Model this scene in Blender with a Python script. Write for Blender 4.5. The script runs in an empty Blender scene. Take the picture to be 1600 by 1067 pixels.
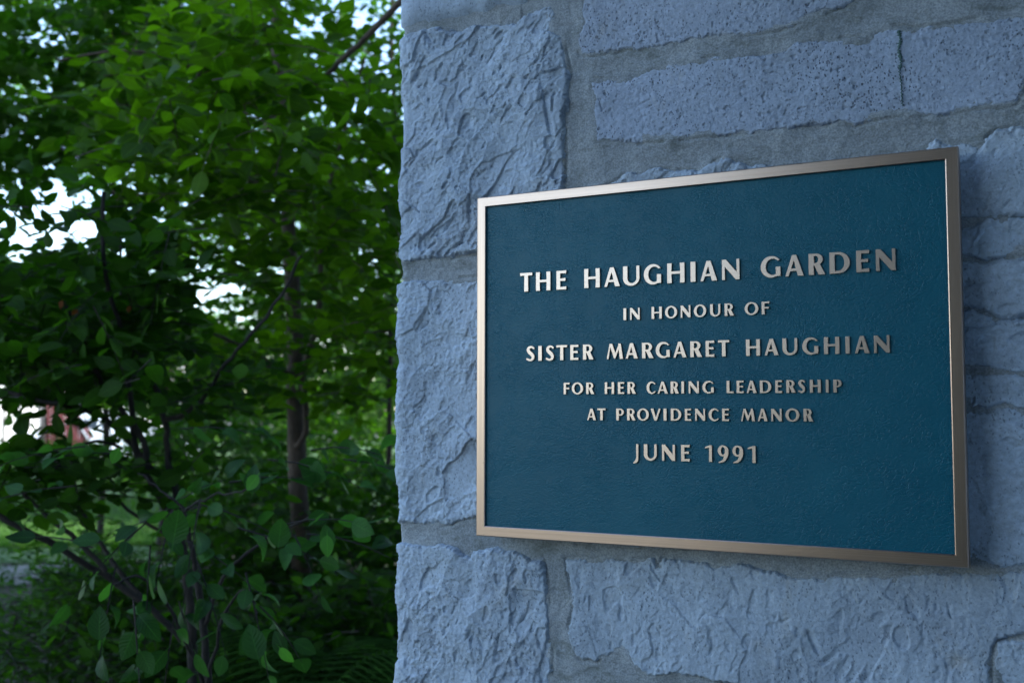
import bpy, math, random
import numpy as np
from mathutils import Vector, Matrix, Euler
R_ = math.radians
rng = np.random.default_rng(7)
random.seed(7)
sc = bpy.context.scene
col = sc.collection

# ------------------------------------------------------------------ camera, sky, sun
Z0 = 1.352                                        # height of the plaque's lower edge
CAM = np.array([0.7219, -1.2417, 0.1679 + Z0])
CAM_ROT = (1.635455, -0.001277, 0.492949)
FPX = 1656.03                                     # focal length in 1600-px units
cd = bpy.data.cameras.new("camera")
cam = bpy.data.objects.new("camera", cd)
col.objects.link(cam)
cam.location = CAM
cam.rotation_euler = CAM_ROT
cd.sensor_width = 36.0
cd.lens = FPX / 1600 * 36.0
cd.clip_start = 0.05
cd.clip_end = 2000
cd.dof.use_dof = True
cd.dof.focus_distance = 1.30
cd.dof.aperture_fstop = 6.0
cd.dof.aperture_blades = 7
sc.camera = cam

SUN_AZ, SUN_EL = R_(76), R_(37)                   # azimuth from +Y towards +X
world = bpy.data.worlds.new("World")
sc.world = world
world.use_nodes = True
wn = world.node_tree
sky = wn.nodes.new("ShaderNodeTexSky")
sky.sky_type = 'NISHITA'
sky.sun_disc = False
sky.sun_elevation = SUN_EL
sky.sun_rotation = SUN_AZ
sky.altitude = 100
sky.air_density = 1.0
sky.dust_density = 1.0
sky.ozone_density = 1.1
wn.links.new(sky.outputs[0], wn.nodes["Background"].inputs[0])
wn.nodes["Background"].inputs[1].default_value = 0.15
sl = bpy.data.lights.new("sun", 'SUN')
sl.energy = 2.2
sl.angle = R_(0.53)
sl.color = (1.0, 0.94, 0.84)
so = bpy.data.objects.new("sun", sl)
col.objects.link(so)
sdir = Vector((math.sin(SUN_AZ) * math.cos(SUN_EL), math.cos(SUN_AZ) * math.cos(SUN_EL), math.sin(SUN_EL)))
so.rotation_euler = sdir.to_track_quat('Z', 'Y').to_euler()
so.location = (3, 3, 8)
sc.view_settings.view_transform = 'Standard'
sc.view_settings.look = 'None'
sc.view_settings.gamma = 1
sc.view_settings.exposure = 2.15
sc.view_settings.use_curve_mapping = False
sc.render.engine = 'CYCLES'
sc.cycles.use_denoising = True
sc.cycles.max_bounces = 8
sc.cycles.diffuse_bounces = 4
sc.cycles.transmission_bounces = 6

CR = np.array(Euler(CAM_ROT, 'XYZ').to_matrix())


def ray(px, py):
    return CR @ np.array([(px - 800) / FPX, -(py - 533.5) / FPX, -1.0])


def at(px, py, dist):
    """world point seen at a pixel of the 1600x1067 photograph, dist metres in front of the camera"""
    return CAM + ray(px, py) * dist


def on_ground(px, py):
    d = ray(px, py)
    return CAM + d * (-CAM[2] / d[2])


def wall_xz(px, py, y):
    d = ray(px, py)
    p = CAM + d * ((y - CAM[1]) / d[1])
    return p[0], p[2] - Z0


def project(P):
    q = (P - CAM) @ CR
    z = -q[:, 2]
    zz = np.where(z > 0.05, z, 0.05)
    return 800 + FPX * q[:, 0] / zz, 533.5 - FPX * q[:, 1] / zz, z


# ------------------------------------------------------------------ helpers
def mesh_np(name, V, F, mat=None, smooth=False):
    """V (n,3) array; F (m,3|4) array or list of arrays"""
    me = bpy.data.meshes.new(name)
    V = np.ascontiguousarray(V, dtype=np.float32)
    Fs = F if isinstance(F, list) else [F]
    Fs = [np.asarray(f, dtype=np.int32) for f in Fs if len(f)]
    me.vertices.add(len(V))
    me.vertices.foreach_set("co", V.ravel())
    loops = np.concatenate([f.ravel() for f in Fs]) if Fs else np.zeros(0, np.int32)
    tot = np.concatenate([np.full(len(f), f.shape[1], np.int32) for f in Fs]) if Fs else np.zeros(0, np.int32)
    st = np.concatenate([[0], np.cumsum(tot)[:-1]]).astype(np.int32) if len(tot) else tot
    me.loops.add(len(loops))
    me.loops.foreach_set("vertex_index", loops)
    me.polygons.add(len(tot))
    me.polygons.foreach_set("loop_start", st)
    me.polygons.foreach_set("loop_total", tot)
    me.update(calc_edges=True)
    me.polygons.foreach_set("use_smooth", np.full(len(tot), bool(smooth)))
    if mat:
        me.materials.append(mat)
    return me


def ob(name, me, parent=None, loc=None, label=None, cat=None, group=None, kind=None):
    o = bpy.data.objects.new(name, me)
    col.objects.link(o)
    if parent is not None:
        o.parent = parent
    if loc is not None:
        o.location = loc
    if label: o["label"] = label
    if cat: o["category"] = cat
    if group: o["group"] = group
    if kind: o["kind"] = kind
    return o


def hash2(ix, iy, seed):
    h = (ix.astype(np.int64) * 374761393 + iy.astype(np.int64) * 668265263 + seed * 974634777) & 0xFFFFFFFF
    h = ((h ^ (h >> 13)) * 1274126177) & 0xFFFFFFFF
    h = (h ^ (h >> 16)) & 0xFFFFFFFF
    return h / 4294967295.0


def vnoise(x, y, seed=0):
    ix, iy = np.floor(x), np.floor(y)
    fx, fy = x - ix, y - iy
    ix, iy = ix.astype(np.int64), iy.astype(np.int64)
    ux = fx * fx * fx * (fx * (fx * 6 - 15) + 10)
    uy = fy * fy * fy * (fy * (fy * 6 - 15) + 10)

    def g(dx, dy):
        a = hash2(ix + dx, iy + dy, seed) * 2 * np.pi
        return np.cos(a) * (fx - dx) + np.sin(a) * (fy - dy)
    a = g(0, 0) * (1 - ux) + g(1, 0) * ux
    b = g(0, 1) * (1 - ux) + g(1, 1) * ux
    return (a * (1 - uy) + b * uy) * 1.5


def fbm(x, y, seed=0, octv=4, gain=0.5):
    s, a = 0, 1.0
    for k in range(octv):
        s = s + a * vnoise(x * 2 ** k + k * 17.3, y * 2 ** k - k * 9.1, seed + k)
        a *= gain
    return s


def worley(x, y, seed=0):
    ix, iy = np.floor(x), np.floor(y)
    f1 = np.full(x.shape, 9.0)
    f2 = np.full(x.shape, 9.0)
    cid = np.zeros(x.shape)
    for dx in (-1, 0, 1):
        for dy in (-1, 0, 1):
            cx, cy = (ix + dx).astype(np.int64), (iy + dy).astype(np.int64)
            px = cx + hash2(cx, cy, seed)
            py = cy + hash2(cx, cy, seed + 91)
            d = np.hypot(x - px, y - py)
            v = hash2(cx, cy, seed + 7)
            m = d < f1
            f2 = np.where(m, f1, np.minimum(f2, d))
            cid = np.where(m, v, cid)
            f1 = np.where(m, d, f1)
    return f1, f2, cid


def sdf_poly(px, py, poly):
    """signed distance, positive inside"""
    poly = np.asarray(poly, float)
    d = np.full(px.shape, 1e9)
    inside = np.zeros(px.shape, bool)
    n = len(poly)
    for i in range(n):
        ax, ay = poly[i]
        bx, by = poly[(i + 1) % n]
        ex, ey = bx - ax, by - ay
        wx, wy = px - ax, py - ay
        t = np.clip((wx * ex + wy * ey) / (ex * ex + ey * ey + 1e-12), 0, 1)
        d = np.minimum(d, (wx - t * ex) ** 2 + (wy - t * ey) ** 2)
        c = ((ay > py) != (by > py)) & (px < (bx - ax) * (py - ay) / ((by - ay) + 1e-15) + ax)
        inside ^= c
    d = np.sqrt(d)
    return np.where(inside, d, -d)


def smooth01(t):
    t = np.clip(t, 0, 1)
    return t * t * (3 - 2 * t)


# ------------------------------------------------------------------ materials
def new_mat(name):
    m = bpy.data.materials.new(name)
    m.use_nodes = True
    nt = m.node_tree
    return m, nt, nt.nodes["Principled BSDF"]


class NT:
    def __init__(s, nt): s.nt = nt
    def n(s, t, **kw):
        x = s.nt.nodes.new(t)
        for k, v in kw.items():
            if k in x.inputs: x.inputs[k].default_value = v
            else: setattr(x, k, v)
        return x
    def l(s, a, b): s.nt.links.new(a, b)
    def coord(s, scale=(1, 1, 1), rot=(0, 0, 0), which='Object'):
        c = s.n("ShaderNodeTexCoord")
        m = s.n("ShaderNodeMapping")
        m.inputs["Scale"].default_value = scale
        m.inputs["Rotation"].default_value = rot
        s.l(c.outputs[which], m.inputs[0])
        return m.outputs[0]
    def noise(s, vec, scale, detail=4, rough=0.55, dist=0.0):
        x = s.n("ShaderNodeTexNoise")
        x.inputs["Scale"].default_value = scale
        x.inputs["Detail"].default_value = detail
        x.inputs["Roughness"].default_value = rough
        x.inputs["Distortion"].default_value = dist
        s.l(vec, x.inputs["Vector"])
        return x.outputs["Fac"]
    def ramp(s, fac, stops):
        r = s.n("ShaderNodeValToRGB")
        e = r.color_ramp.elements
        while len(e) < len(stops): e.new(0.5)
        for q, (p, c) in zip(e, stops):
            q.position = p
            q.color = (c if len(c) == 4 else (*c, 1)) if hasattr(c, '__len__') else (c, c, c, 1)
        s.l(fac, r.inputs[0])
        return r.outputs[0]
    def mix(s, fac, a, b, mode='MIX'):
        x = s.n("ShaderNodeMix", data_type='RGBA', blend_type=mode)
        for sock, v in ((x.inputs[0], fac), (x.inputs[6], a), (x.inputs[7], b)):
            if hasattr(v, 'links'): s.l(v, sock)
            elif hasattr(v, '__len__'): sock.default_value = (*v, 1) if len(v) == 3 else v
            else: sock.default_value = v
        return x.outputs[2]
    def math(s, op, a, b=0.0):
        x = s.n("ShaderNodeMath", operation=op)
        for sock, v in ((x.inputs[0], a), (x.inputs[1], b)):
            if hasattr(v, 'links'): s.l(v, sock)
            else: sock.default_value = v
        return x.outputs[0]
    def bump(s, h, dist, strength=1.0, prev=None):
        b = s.n("ShaderNodeBump")
        b.inputs["Distance"].default_value = dist
        b.inputs["Strength"].default_value = strength
        s.l(h, b.inputs["Height"])
        if prev is not None: s.l(prev, b.inputs["Normal"])
        return b.outputs[0]


def stone_material(name, c1, c2, pit=0.5):
    m, nt, P = new_mat(name)
    t = NT(nt)
    v = t.coord()
    tone = t.noise(v, 5.0, 5, 0.6, 0.3)
    base = t.ramp(tone, [(0.3, c1), (0.7, c2)])
    oi = t.n("ShaderNodeObjectInfo")
    k = t.math('MULTIPLY_ADD', oi.outputs["Random"], 0.20)
    k.node.inputs[2].default_value = 0.92
    kc = t.n("ShaderNodeCombineColor")
    for i in range(3): t.l(k, kc.inputs[i])
    base = t.mix(1.0, base, kc.outputs[0], 'MULTIPLY')
    hue = t.math('FRACT', t.math('MULTIPLY', oi.outputs["Random"], 7.31))
    base = t.mix(t.math('MULTIPLY', hue, 0.20), base, (0.44, 0.455, 0.46))
    big = t.ramp(t.noise(v, 7.5, 5, 0.7, 1.2), [(0.45, 0.0), (0.66, 0.40)])
    base = t.mix(big, base, (0.25, 0.29, 0.35))
    buff = t.ramp(t.noise(t.coord(scale=(1.3, 1, 0.8)), 11.0, 4, 0.7, 0.8), [(0.60, 0.0), (0.74, 0.30)])
    base = t.mix(buff, base, (0.50, 0.45, 0.36))
    # dark flecks and pits
    pv = t.coord(scale=(1.0, 1.0, 0.7), rot=(0, 0.5, 0))
    mask = t.noise(v, 17.0, 4, 0.65)
    msk = t.ramp(mask, [(0.40, 0.25), (0.60, 1.0)])
    def pits(scale, rad, keep):
        wv = t.n("ShaderNodeTexNoise")
        wv.inputs["Scale"].default_value = scale * 0.8
        t.l(pv, wv.inputs["Vector"])
        ad = t.n("ShaderNodeVectorMath", operation='MULTIPLY_ADD')
        t.l(wv.outputs["Color"], ad.inputs[0])
        ad.inputs[1].default_value = (1.3 / scale,) * 3
        t.l(pv, ad.inputs[2])
        vo = t.n("ShaderNodeTexVoronoi")
        vo.inputs["Scale"].default_value = scale
        t.l(ad.outputs[0], vo.inputs["Vector"])
        near = t.ramp(vo.outputs["Distance"], [(rad * 0.7, 1.0), (rad, 0.0)])
        sp = t.n("ShaderNodeSeparateColor")
        t.l(vo.outputs["Color"], sp.inputs[0])
        return t.math('MULTIPLY', near, t.ramp(sp.outputs[0], [(keep, 1.0), (keep + 0.02, 0.0)]))
    f2 = t.math('MULTIPLY', t.math('MULTIPLY', pits(350.0, 0.38, 0.40), msk), min(1, pit * 1.2))
    f3 = t.math('MULTIPLY', t.math('MULTIPLY', pits(130.0, 0.26, 0.16), msk), pit)
    gr = t.ramp(t.noise(v, 190.0, 4, 0.75), [(0.30, 0.76), (0.70, 1.14)])
    base = t.mix(1.0, base, gr, 'MULTIPLY')
    base = t.mix(f2, base, (0.085, 0.095, 0.12))
    base = t.mix(f3, base, (0.10, 0.11, 0.13))
    # faint warm and green dirt
    dn = t.ramp(t.noise(v, 22.0, 5, 0.7, 0.8), [(0.55, 0.0), (0.78, 0.35)])
    base = t.mix(dn, base, (0.20, 0.21, 0.17))
    t.l(base, P.inputs["Base Color"])
    P.inputs["Roughness"].default_value = 0.88
    P.inputs["Specular IOR Level"].default_value = 0.25
    hn = t.noise(v, 260.0, 5, 0.7)
    b1 = t.bump(hn, 0.0014, 0.9)
    hn2 = t.noise(v, 85.0, 4, 0.65, 0.6)
    b2 = t.bump(hn2, 0.0016, 0.5, b1)
    b3 = t.bump(t.math('SUBTRACT', 1.0, t.math('MAXIMUM', f2, f3)), 0.0014, 0.9, b2)
    t.l(b3, P.inputs["Normal"])
    return m


M_stone = stone_material("limestone", (0.36, 0.44, 0.535), (0.485, 0.575, 0.68), 0.42)
M_stone2 = stone_material("pitted_limestone", (0.355, 0.425, 0.54), (0.455, 0.53, 0.665), 0.7)


def mortar_material():
    m, nt, P = new_mat("mortar")
    t = NT(nt)
    v = t.coord()
    base = t.ramp(t.noise(v, 9.0, 5, 0.6, 0.4), [(0.3, (0.26, 0.288, 0.305)), (0.7, (0.385, 0.415, 0.435))])
    g = t.ramp(t.noise(v, 420.0, 2, 0.6), [(0.35, 0.72), (0.65, 1.15)])
    base = t.mix(1.0, base, g, 'MULTIPLY')
    st = t.ramp(t.noise(t.coord(scale=(1, 1, 1.8)), 16.0, 5, 0.75, 0.8), [(0.52, 0.0), (0.70, 0.65)])
    base = t.mix(st, base, (0.11, 0.125, 0.10))
    t.l(base, P.inputs["Base Color"])
    P.inputs["Roughness"].default_value = 0.95
    P.inputs["Specular IOR Level"].default_value = 0.15
    b1 = t.bump(t.noise(v, 420.0, 3, 0.7), 0.0011, 0.8)
    b2 = t.bump(t.noise(t.coord(scale=(1, 1, 2.2)), 60.0, 4, 0.6), 0.002, 0.6, b1)
    t.l(b2, P.inputs["Normal"])
    return m


M_mortar = mortar_material()


def bronze(name, rot, c1=(0.62, 0.455, 0.36), c2=(0.51, 0.365, 0.28), rough=0.29):
    m, nt, P = new_mat(name)
    t = NT(nt)
    sc_ = (3.0, 40.0, 900.0) if rot == 0 else (900.0, 40.0, 3.0)
    s = t.noise(t.coord(scale=sc_), 1.0, 3, 0.6)
    base = t.ramp(s, [(0.3, c2), (0.7, c1)])
    sp = t.ramp(t.noise(t.coord(), 130.0, 3, 0.6), [(0.70, 0.0), (0.78, 0.6)])
    base = t.mix(sp, base, (0.18, 0.12, 0.08))
    t.l(base, P.inputs["Base Color"])
    P.inputs["Metallic"].default_value = 1.0
    r = t.ramp(s, [(0.3, rough + 0.08), (0.7, rough)])
    t.l(r, P.inputs["Roughness"])
    t.l(t.bump(s, 0.00012, 0.5), P.inputs["Normal"])
    return m


M_br_h = bronze("brushed_bronze_horizontal", 0)
M_br_v = bronze("brushed_bronze_vertical", 1)
M_br_l = bronze("letter_bronze", 0, (0.67, 0.52, 0.43), (0.59, 0.455, 0.37), 0.31)


def panel_material():
    m, nt, P = new_mat("blue_leatherette_paint")
    t = NT(nt)
    v = t.coord()
    base = t.ramp(t.noise(v, 7.0, 4, 0.6), [(0.3, (0.003, 0.092, 0.132)), (0.7, (0.005, 0.110, 0.153))])
    t.l(base, P.inputs["Base Color"])
    P.inputs["Roughness"].default_value = 0.40
    P.inputs["Specular IOR Level"].default_value = 0.28
    vd = t.coord(scale=(1.0, 1.0, 1.7), rot=(0, R_(-28), 0))
    dn = t.n("ShaderNodeTexNoise")
    dn.inputs["Scale"].default_value = 60
    t.l(vd, dn.inputs["Vector"])
    mx = t.n("ShaderNodeVectorMath", operation='MULTIPLY_ADD')
    t.l(dn.outputs["Color"], mx.inputs[0])
    mx.inputs[1].default_value = (0.012, 0.012, 0.012)
    t.l(vd, mx.inputs[2])
    vo = t.n("ShaderNodeTexVoronoi", feature='DISTANCE_TO_EDGE')
    vo.inputs["Scale"].default_value = 170
    t.l(mx.outputs[0], vo.inputs["Vector"])
    h = t.ramp(vo.outputs["Distance"], [(0.0, 0.0), (0.12, 1.0)])
    amp = t.ramp(t.noise(v, 26.0, 3, 0.6), [(0.38, 0.15), (0.65, 1.0)])
    h = t.math('MULTIPLY', h, amp)
    b1 = t.bump(h, 0.0004, 0.8)
    b2 = t.bump(t.noise(vd, 240.0, 3, 0.6, 0.5), 0.0006, 0.6, b1)
    t.l(b2, P.inputs["Normal"])
    return m


M_panel = panel_material()


def simple(name, c, rough=0.8, metal=0.0, var=None, scale=20.0, bump=0.0):
    m, nt, P = new_mat(name)
    t = NT(nt)
    if var:
        v = t.coord()
        t.l(t.ramp(t.noise(v, scale, 5, 0.65), [(0.3, c), (0.7, var)]), P.inputs["Base Color"])
        if bump:
            t.l(t.bump(t.noise(v, scale * 3, 5, 0.7), bump), P.inputs["Normal"])
    else:
        P.inputs["Base Color"].default_value = (*c, 1)
    P.inputs["Roughness"].default_value = rough
    P.inputs["Metallic"].default_value = metal
    return m


def leaf_material(name, dark, light, trans, tf=0.45, rough=0.42, spec=0.35):
    m, nt, P = new_mat(name)
    t = NT(nt)
    gi = t.n("ShaderNodeNewGeometry")
    oi = t.n("ShaderNodeObjectInfo")
    r = t.math('FRACT', t.math('ADD', gi.outputs["Random Per Island"], oi.outputs["Random"]))
    base = t.ramp(r, [(0.0, dark), (0.75, light), (1.0, tuple(min(1, x * 1.5) for x in light))])
    v = t.coord()
    base = t.mix(t.ramp(t.noise(v, 9.0, 3, 0.6), [(0.4, 0.0), (0.7, 0.25)]), base, tuple(x * 0.6 for x in dark))
    uvn = t.n("ShaderNodeUVMap", uv_map="leaf_uv")
    sx = t.n("ShaderNodeSeparateXYZ")
    t.l(uvn.outputs[0], sx.inputs[0])
    av = t.math('ABSOLUTE', t.math('SUBTRACT', sx.outputs[1], 0.5))
    rib = t.ramp(av, [(0.0, 0.40), (0.035, 0.0)])
    ph = t.math('SINE', t.math('MULTIPLY', t.math('SUBTRACT', sx.outputs[0], t.math('MULTIPLY', av, 0.55)), 48.0))
    vein = t.ramp(ph, [(0.85, 0.0), (1.0, 0.12)])
    base = t.mix(t.math('MAXIMUM', rib, vein), base, tuple(x * 2.4 for x in light))
    t.l(t.bump(t.math('MULTIPLY', ph, -1.0), 0.0006, 0.5), P.inputs["Normal"])
    P.inputs["Roughness"].default_value = rough
    P.inputs["Specular IOR Level"].default_value = spec
    t.l(base, P.inputs["Base Color"])
    tr = t.n("ShaderNodeBsdfTranslucent")
    tc = t.mix(1.0, base, trans, 'MULTIPLY')
    t.l(tc, tr.inputs[0])
    ms = t.n("ShaderNodeMixShader")
    ms.inputs[0].default_value = tf
    t.l(P.outputs[0], ms.inputs[1])
    t.l(tr.outputs[0], ms.inputs[2])
    t.l(ms.outputs[0], nt.nodes["Material Output"].inputs[0])
    return m


M_leaf_near = leaf_material("serviceberry_leaf", (0.013, 0.048, 0.014), (0.027, 0.088, 0.020), (2.0, 2.2, 0.7), 0.45, 0.50, 0.22)
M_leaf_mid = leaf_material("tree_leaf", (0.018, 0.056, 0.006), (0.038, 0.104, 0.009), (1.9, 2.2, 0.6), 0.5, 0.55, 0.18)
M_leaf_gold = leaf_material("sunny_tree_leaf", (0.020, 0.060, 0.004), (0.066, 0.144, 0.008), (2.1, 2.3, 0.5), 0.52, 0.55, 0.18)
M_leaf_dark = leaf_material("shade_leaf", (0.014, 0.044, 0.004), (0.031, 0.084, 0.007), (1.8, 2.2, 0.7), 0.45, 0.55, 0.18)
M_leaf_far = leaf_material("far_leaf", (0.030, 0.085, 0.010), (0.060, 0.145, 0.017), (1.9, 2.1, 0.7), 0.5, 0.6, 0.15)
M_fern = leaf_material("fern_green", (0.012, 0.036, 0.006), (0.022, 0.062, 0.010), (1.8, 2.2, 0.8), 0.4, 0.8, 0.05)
M_grass = leaf_material("grass_green", (0.05, 0.12, 0.02), (0.09, 0.20, 0.035), (1.6, 1.9, 0.8), 0.35, 0.6)
M_orange = leaf_material("turning_leaf", (0.22, 0.07, 0.02), (0.30, 0.10, 0.02), (1.5, 1.3, 0.6), 0.5)
M_bark = simple("dark_bark", (0.012, 0.010, 0.008), 0.9, var=(0.032, 0.025, 0.020), scale=25, bump=0.006)
M_trunk = simple("grey_brown_bark", (0.055, 0.038, 0.028), 0.9, var=(0.130, 0.092, 0.068), scale=16, bump=0.010)
M_soil = simple("soil", (0.018, 0.016, 0.011), 0.95, var=(0.045, 0.038, 0.025), scale=6, bump=0.02)
M_lawn = simple("lawn_base", (0.035, 0.085, 0.018), 0.95, var=(0.060, 0.130, 0.030), scale=1.5, bump=0.02)
M_path = simple("path_concrete", (0.15, 0.145, 0.145), 0.9, var=(0.22, 0.21, 0.21), scale=5, bump=0.004)
M_white = simple("white_paint", (0.76, 0.76, 0.75), 0.6, var=(0.82, 0.82, 0.82), scale=3)
M_red = simple("red_painted_boards", (0.065, 0.012, 0.016), 0.7, var=(0.10, 0.018, 0.022), scale=4)
M_roof = simple("grey_roof", (0.08, 0.08, 0.09), 0.9, var=(0.13, 0.13, 0.14), scale=5)
M_glass = simple("dark_glass", (0.02, 0.03, 0.04), 0.06)
M_car = simple("pale_blue_car_paint", (0.50, 0.58, 0.68), 0.25)
M_tyre = simple("tyre_rubber", (0.02, 0.02, 0.02), 0.85)
M_wire = simple("dark_steel_fence", (0.05, 0.05, 0.05), 0.5, 0.6)
M_green_stain = simple("green_copper_stain", (0.045, 0.11, 0.095), 0.9, var=(0.13, 0.20, 0.19), scale=120)

# ------------------------------------------------------------------ ground, lawn, path
def sheet(name, pts, z, mat, kind='structure', nx=1):
    me = mesh_np(name, np.array([[x, y, z] for x, y in pts]), np.array([list(range(len(pts)))]), mat)
    return ob(name, me, kind=kind)


def grid_sheet(name, x0, x1, y0, y1, nx, ny, zf, mat):
    X, Y = np.meshgrid(np.linspace(x0, x1, nx), np.linspace(y0, y1, ny), indexing='ij')
    Zv = zf(X, Y)
    V = np.stack([X, Y, Zv], -1).reshape(-1, 3)
    i = np.arange(nx * ny).reshape(nx, ny)
    F = np.stack([i[:-1, :-1], i[1:, :-1], i[1:, 1:], i[:-1, 1:]], -1).reshape(-1, 4)
    return ob(name, mesh_np(name, V, F, mat, True), kind='structure')


sheet("ground", [(-600, -600), (600, -600), (600, 600), (-600, 600)], 0.0, M_soil)
gp = [on_ground(-300, 948), on_ground(430, 874), on_ground(430, 867), on_ground(-300, 900)]
sheet("path", [(p[0], p[1]) for p in gp], 0.012, M_path)
lp = [on_ground(-900, 900), on_ground(1400, 850), on_ground(1600, 680), on_ground(-700, 700)]
lawn_poly = [(p[0], p[1]) for p in lp]
sheet("lawn", lawn_poly, 0.008, M_lawn)
rp = [on_ground(-900, 692), on_ground(1200, 684), on_ground(1200, 672), on_ground(-900, 677)]
sheet("road", [(p[0], p[1]) for p in rp], 0.012, M_path)

# ------------------------------------------------------------------ the stone wall
WY = 0.042                                        # wall (mortar) plane
CX = wall_xz(623.5, 500, WY)[0]                   # the wall's corner
CRAD = 0.014


def wmap(u, v, h):
    """wall surface parameters: u along the front then round the corner and back, v up, h outwards"""
    u0 = CX + CRAD
    arc = CRAD * math.pi / 2
    a = np.clip((u0 - u) / CRAD, 0, math.pi / 2)
    front = u >= u0
    s = np.maximum(0, (u0 - u) - arc)              # distance along the side face
    cx, cy = u0, WY + CRAD
    nx = np.where(front, 0, -np.sin(a))
    ny = np.where(front, -1, -np.cos(a))
    X = np.where(front, u, cx + CRAD * nx) + nx * h
    Y = np.where(front, WY, cy + CRAD * ny) + s + ny * h
    return np.stack([X, Y, v + Z0], -1)


def P2(pts):
    return [wall_xz(x, y, WY - 0.004) for x, y in pts]


def wrap(pts, s=0.33):
    """corner stones: the pixel outline plus a run round the corner; pts start at the left top and end at the left bottom"""
    q = P2(pts)
    return [(CX - s, q[0][1])] + q + [(CX - s, q[-1][1])]


stones = []       # (outline, kind, height, roughness)
C1 = wrap([(612, -60), (742, -70), (738, -6), (727, 0), (706, 4), (686, 8), (664, 16), (640, 25), (612, 32)])
C2 = wrap([(612, 66), (634, 58), (642, 51), (668, 42), (692, 49), (708, 47), (730, 42), (759, 36), (788, 38), (806, 33), (812, 27), (824, 19),
           (840, 14), (855, 8), (866, 12), (869, 22), (862, 36), (861, 46), (880, 54), (883, 80), (886, 94), (890, 110), (889, 145),
           (884, 178), (881, 210), (882, 240), (880, 270), (882, 292), (880, 340), (876, 398), (840, 395), (790, 392), (742, 396), (703, 403), (668, 406), (653, 408), (632, 408), (612, 406)])
C3 = wrap([(612, 440), (640, 438), (671, 434), (700, 436), (742, 434), (800, 430), (850, 430), (846, 560), (852, 700), (848, 812), (800, 815), (760, 806), (743, 808), (728, 810), (713, 812), (704, 818), (690, 822), (669, 820), (640, 818), (612, 820)])
C4 = wrap([(612, 850), (640, 847), (662, 851), (684, 849), (703, 851), (712, 858), (722, 864), (735, 869), (736, 858), (751, 860), (768, 856), (806, 858), (812, 866), (827, 873), (848, 872),
           (850, 890), (854, 906), (855, 925), (857, 940), (858, 975), (861, 1000), (862, 1027), (860, 1060), (861, 1110), (855, 1180), (740, 1185), (612, 1180)])
B1 = P2([(882, 874), (905, 872), (925, 876), (944, 873), (985, 876), (1020, 873), (1026, 886), (1034, 874), (1070, 878), (1100, 880), (1115, 886), (1135, 882), (1160, 880), (1203, 894), (1250, 900), (1289, 903), (1310, 899),
         (1341, 898), (1375, 900), (1409, 895), (1450, 896), (1490, 893), (1530, 896), (1575, 892), (1600, 893), (1660, 896), (1700, 900), (1700, 985), (1640, 990), (1592, 992), (1556, 998), (1549, 1012), (1547, 1040), (1546, 1075), (1540, 1100),
         (1400, 1096), (1280, 1085), (1180, 1075), (1120, 1064), (1080, 1056), (1040, 1052), (1012, 1056), (995, 1044), (984, 1032), (978, 1020), (974, 1012), (964, 1013), (950, 1024), (938, 1028), (930, 1034), (916, 1030), (908, 1032), (898, 1022), (892, 1012),
         (887, 992), (889, 975), (895, 954), (892, 930), (890, 913), (886, 893)])
B2 = P2([(1553, 1082), (1551, 1030), (1557, 1004), (1600, 998), (1660, 996), (1720, 994), (1720, 1150), (1640, 1160), (1551, 1150)])
S1 = P2([(912, -75), (914, -20), (910, 8), (906, 24), (909, 36), (906, 48), (902, 60), (901, 74), (906, 86), (922, 87), (944, 84), (962, 80), (976, 76), (996, 78), (1014, 75), (1040, 70), (1062, 65), (1085, 62), (1119, 57), (1150, 56), (1187, 52),
         (1215, 47), (1239, 40), (1256, 30), (1270, 22), (1297, 17), (1318, 8), (1339, 0), (1380, -22), (1430, -40), (1440, -120), (912, -130)])
S2 = P2([(920, 122), (935, 125), (950, 123), (960, 126), (975, 123), (995, 118), (1014, 106), (1046, 98), (1078, 93), (1119, 89), (1160, 86), (1205, 82), (1222, 80), (1229, 74), (1245, 66), (1275, 62), (1308, 60), (1330, 60), (1352, 57), (1362, 48), (1400, 41), (1430, 44), (1448, 40), (1462, 41), (1490, 37), (1517, 31),
         (1560, 28), (1600, 23), (1640, 18), (1652, 60), (1645, 120), (1604, 128), (1598, 145), (1586, 163), (1559, 167), (1524, 168), (1495, 175), (1462, 179), (1411, 179), (1385, 183), (1352, 189), (1335, 196), (1320, 190), (1291, 192), (1249, 196), (1232, 204),
         (1215, 203), (1180, 206), (1136, 210), (1090, 214), (1050, 219), (1000, 222), (950, 220), (927, 222), (928, 190), (926, 170), (928, 153), (922, 138)])
# stones beside and behind the plaque: top course peeks over the bronze frame
S3 = P2([(900, 330), (930, 300), (966, 280), (978, 270), (992, 277), (1005, 271), (1021, 264), (1045, 266), (1072, 268), (1091, 268), (1101, 262), (1120, 250), (1136, 245), (1150, 253), (1170, 258), (1187, 260), (1260, 262), (1350, 262), (1420, 258), (1440, 238), (1449, 230), (1462, 220), (1476, 227),
         (1497, 225), (1520, 229), (1533, 228), (1545, 213), (1559, 203), (1580, 200), (1605, 199), (1700, 190), (1760, 188), (1760, 300), (1700, 330), (1640, 338), (1590, 335), (1540, 340), (1440, 345), (1200, 370), (900, 395)])
S4 = P2([(900, 402), (1200, 376), (1440, 352), (1530, 346), (1590, 341), (1640, 345), (1720, 340), (1760, 344), (1760, 400), (1680, 398), (1604, 396), (1570, 400), (1540, 404), (1500, 400), (1200, 420), (900, 440)])
S5 = P2([(900, 447), (1200, 427), (1500, 408), (1540, 411), (1575, 407), (1610, 403), (1680, 405), (1760, 410), (1760, 500), (1640, 494), (1600, 492), (1575, 496), (1559, 495), (1548, 484), (1520, 478), (1200, 490), (900, 500)])
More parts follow.
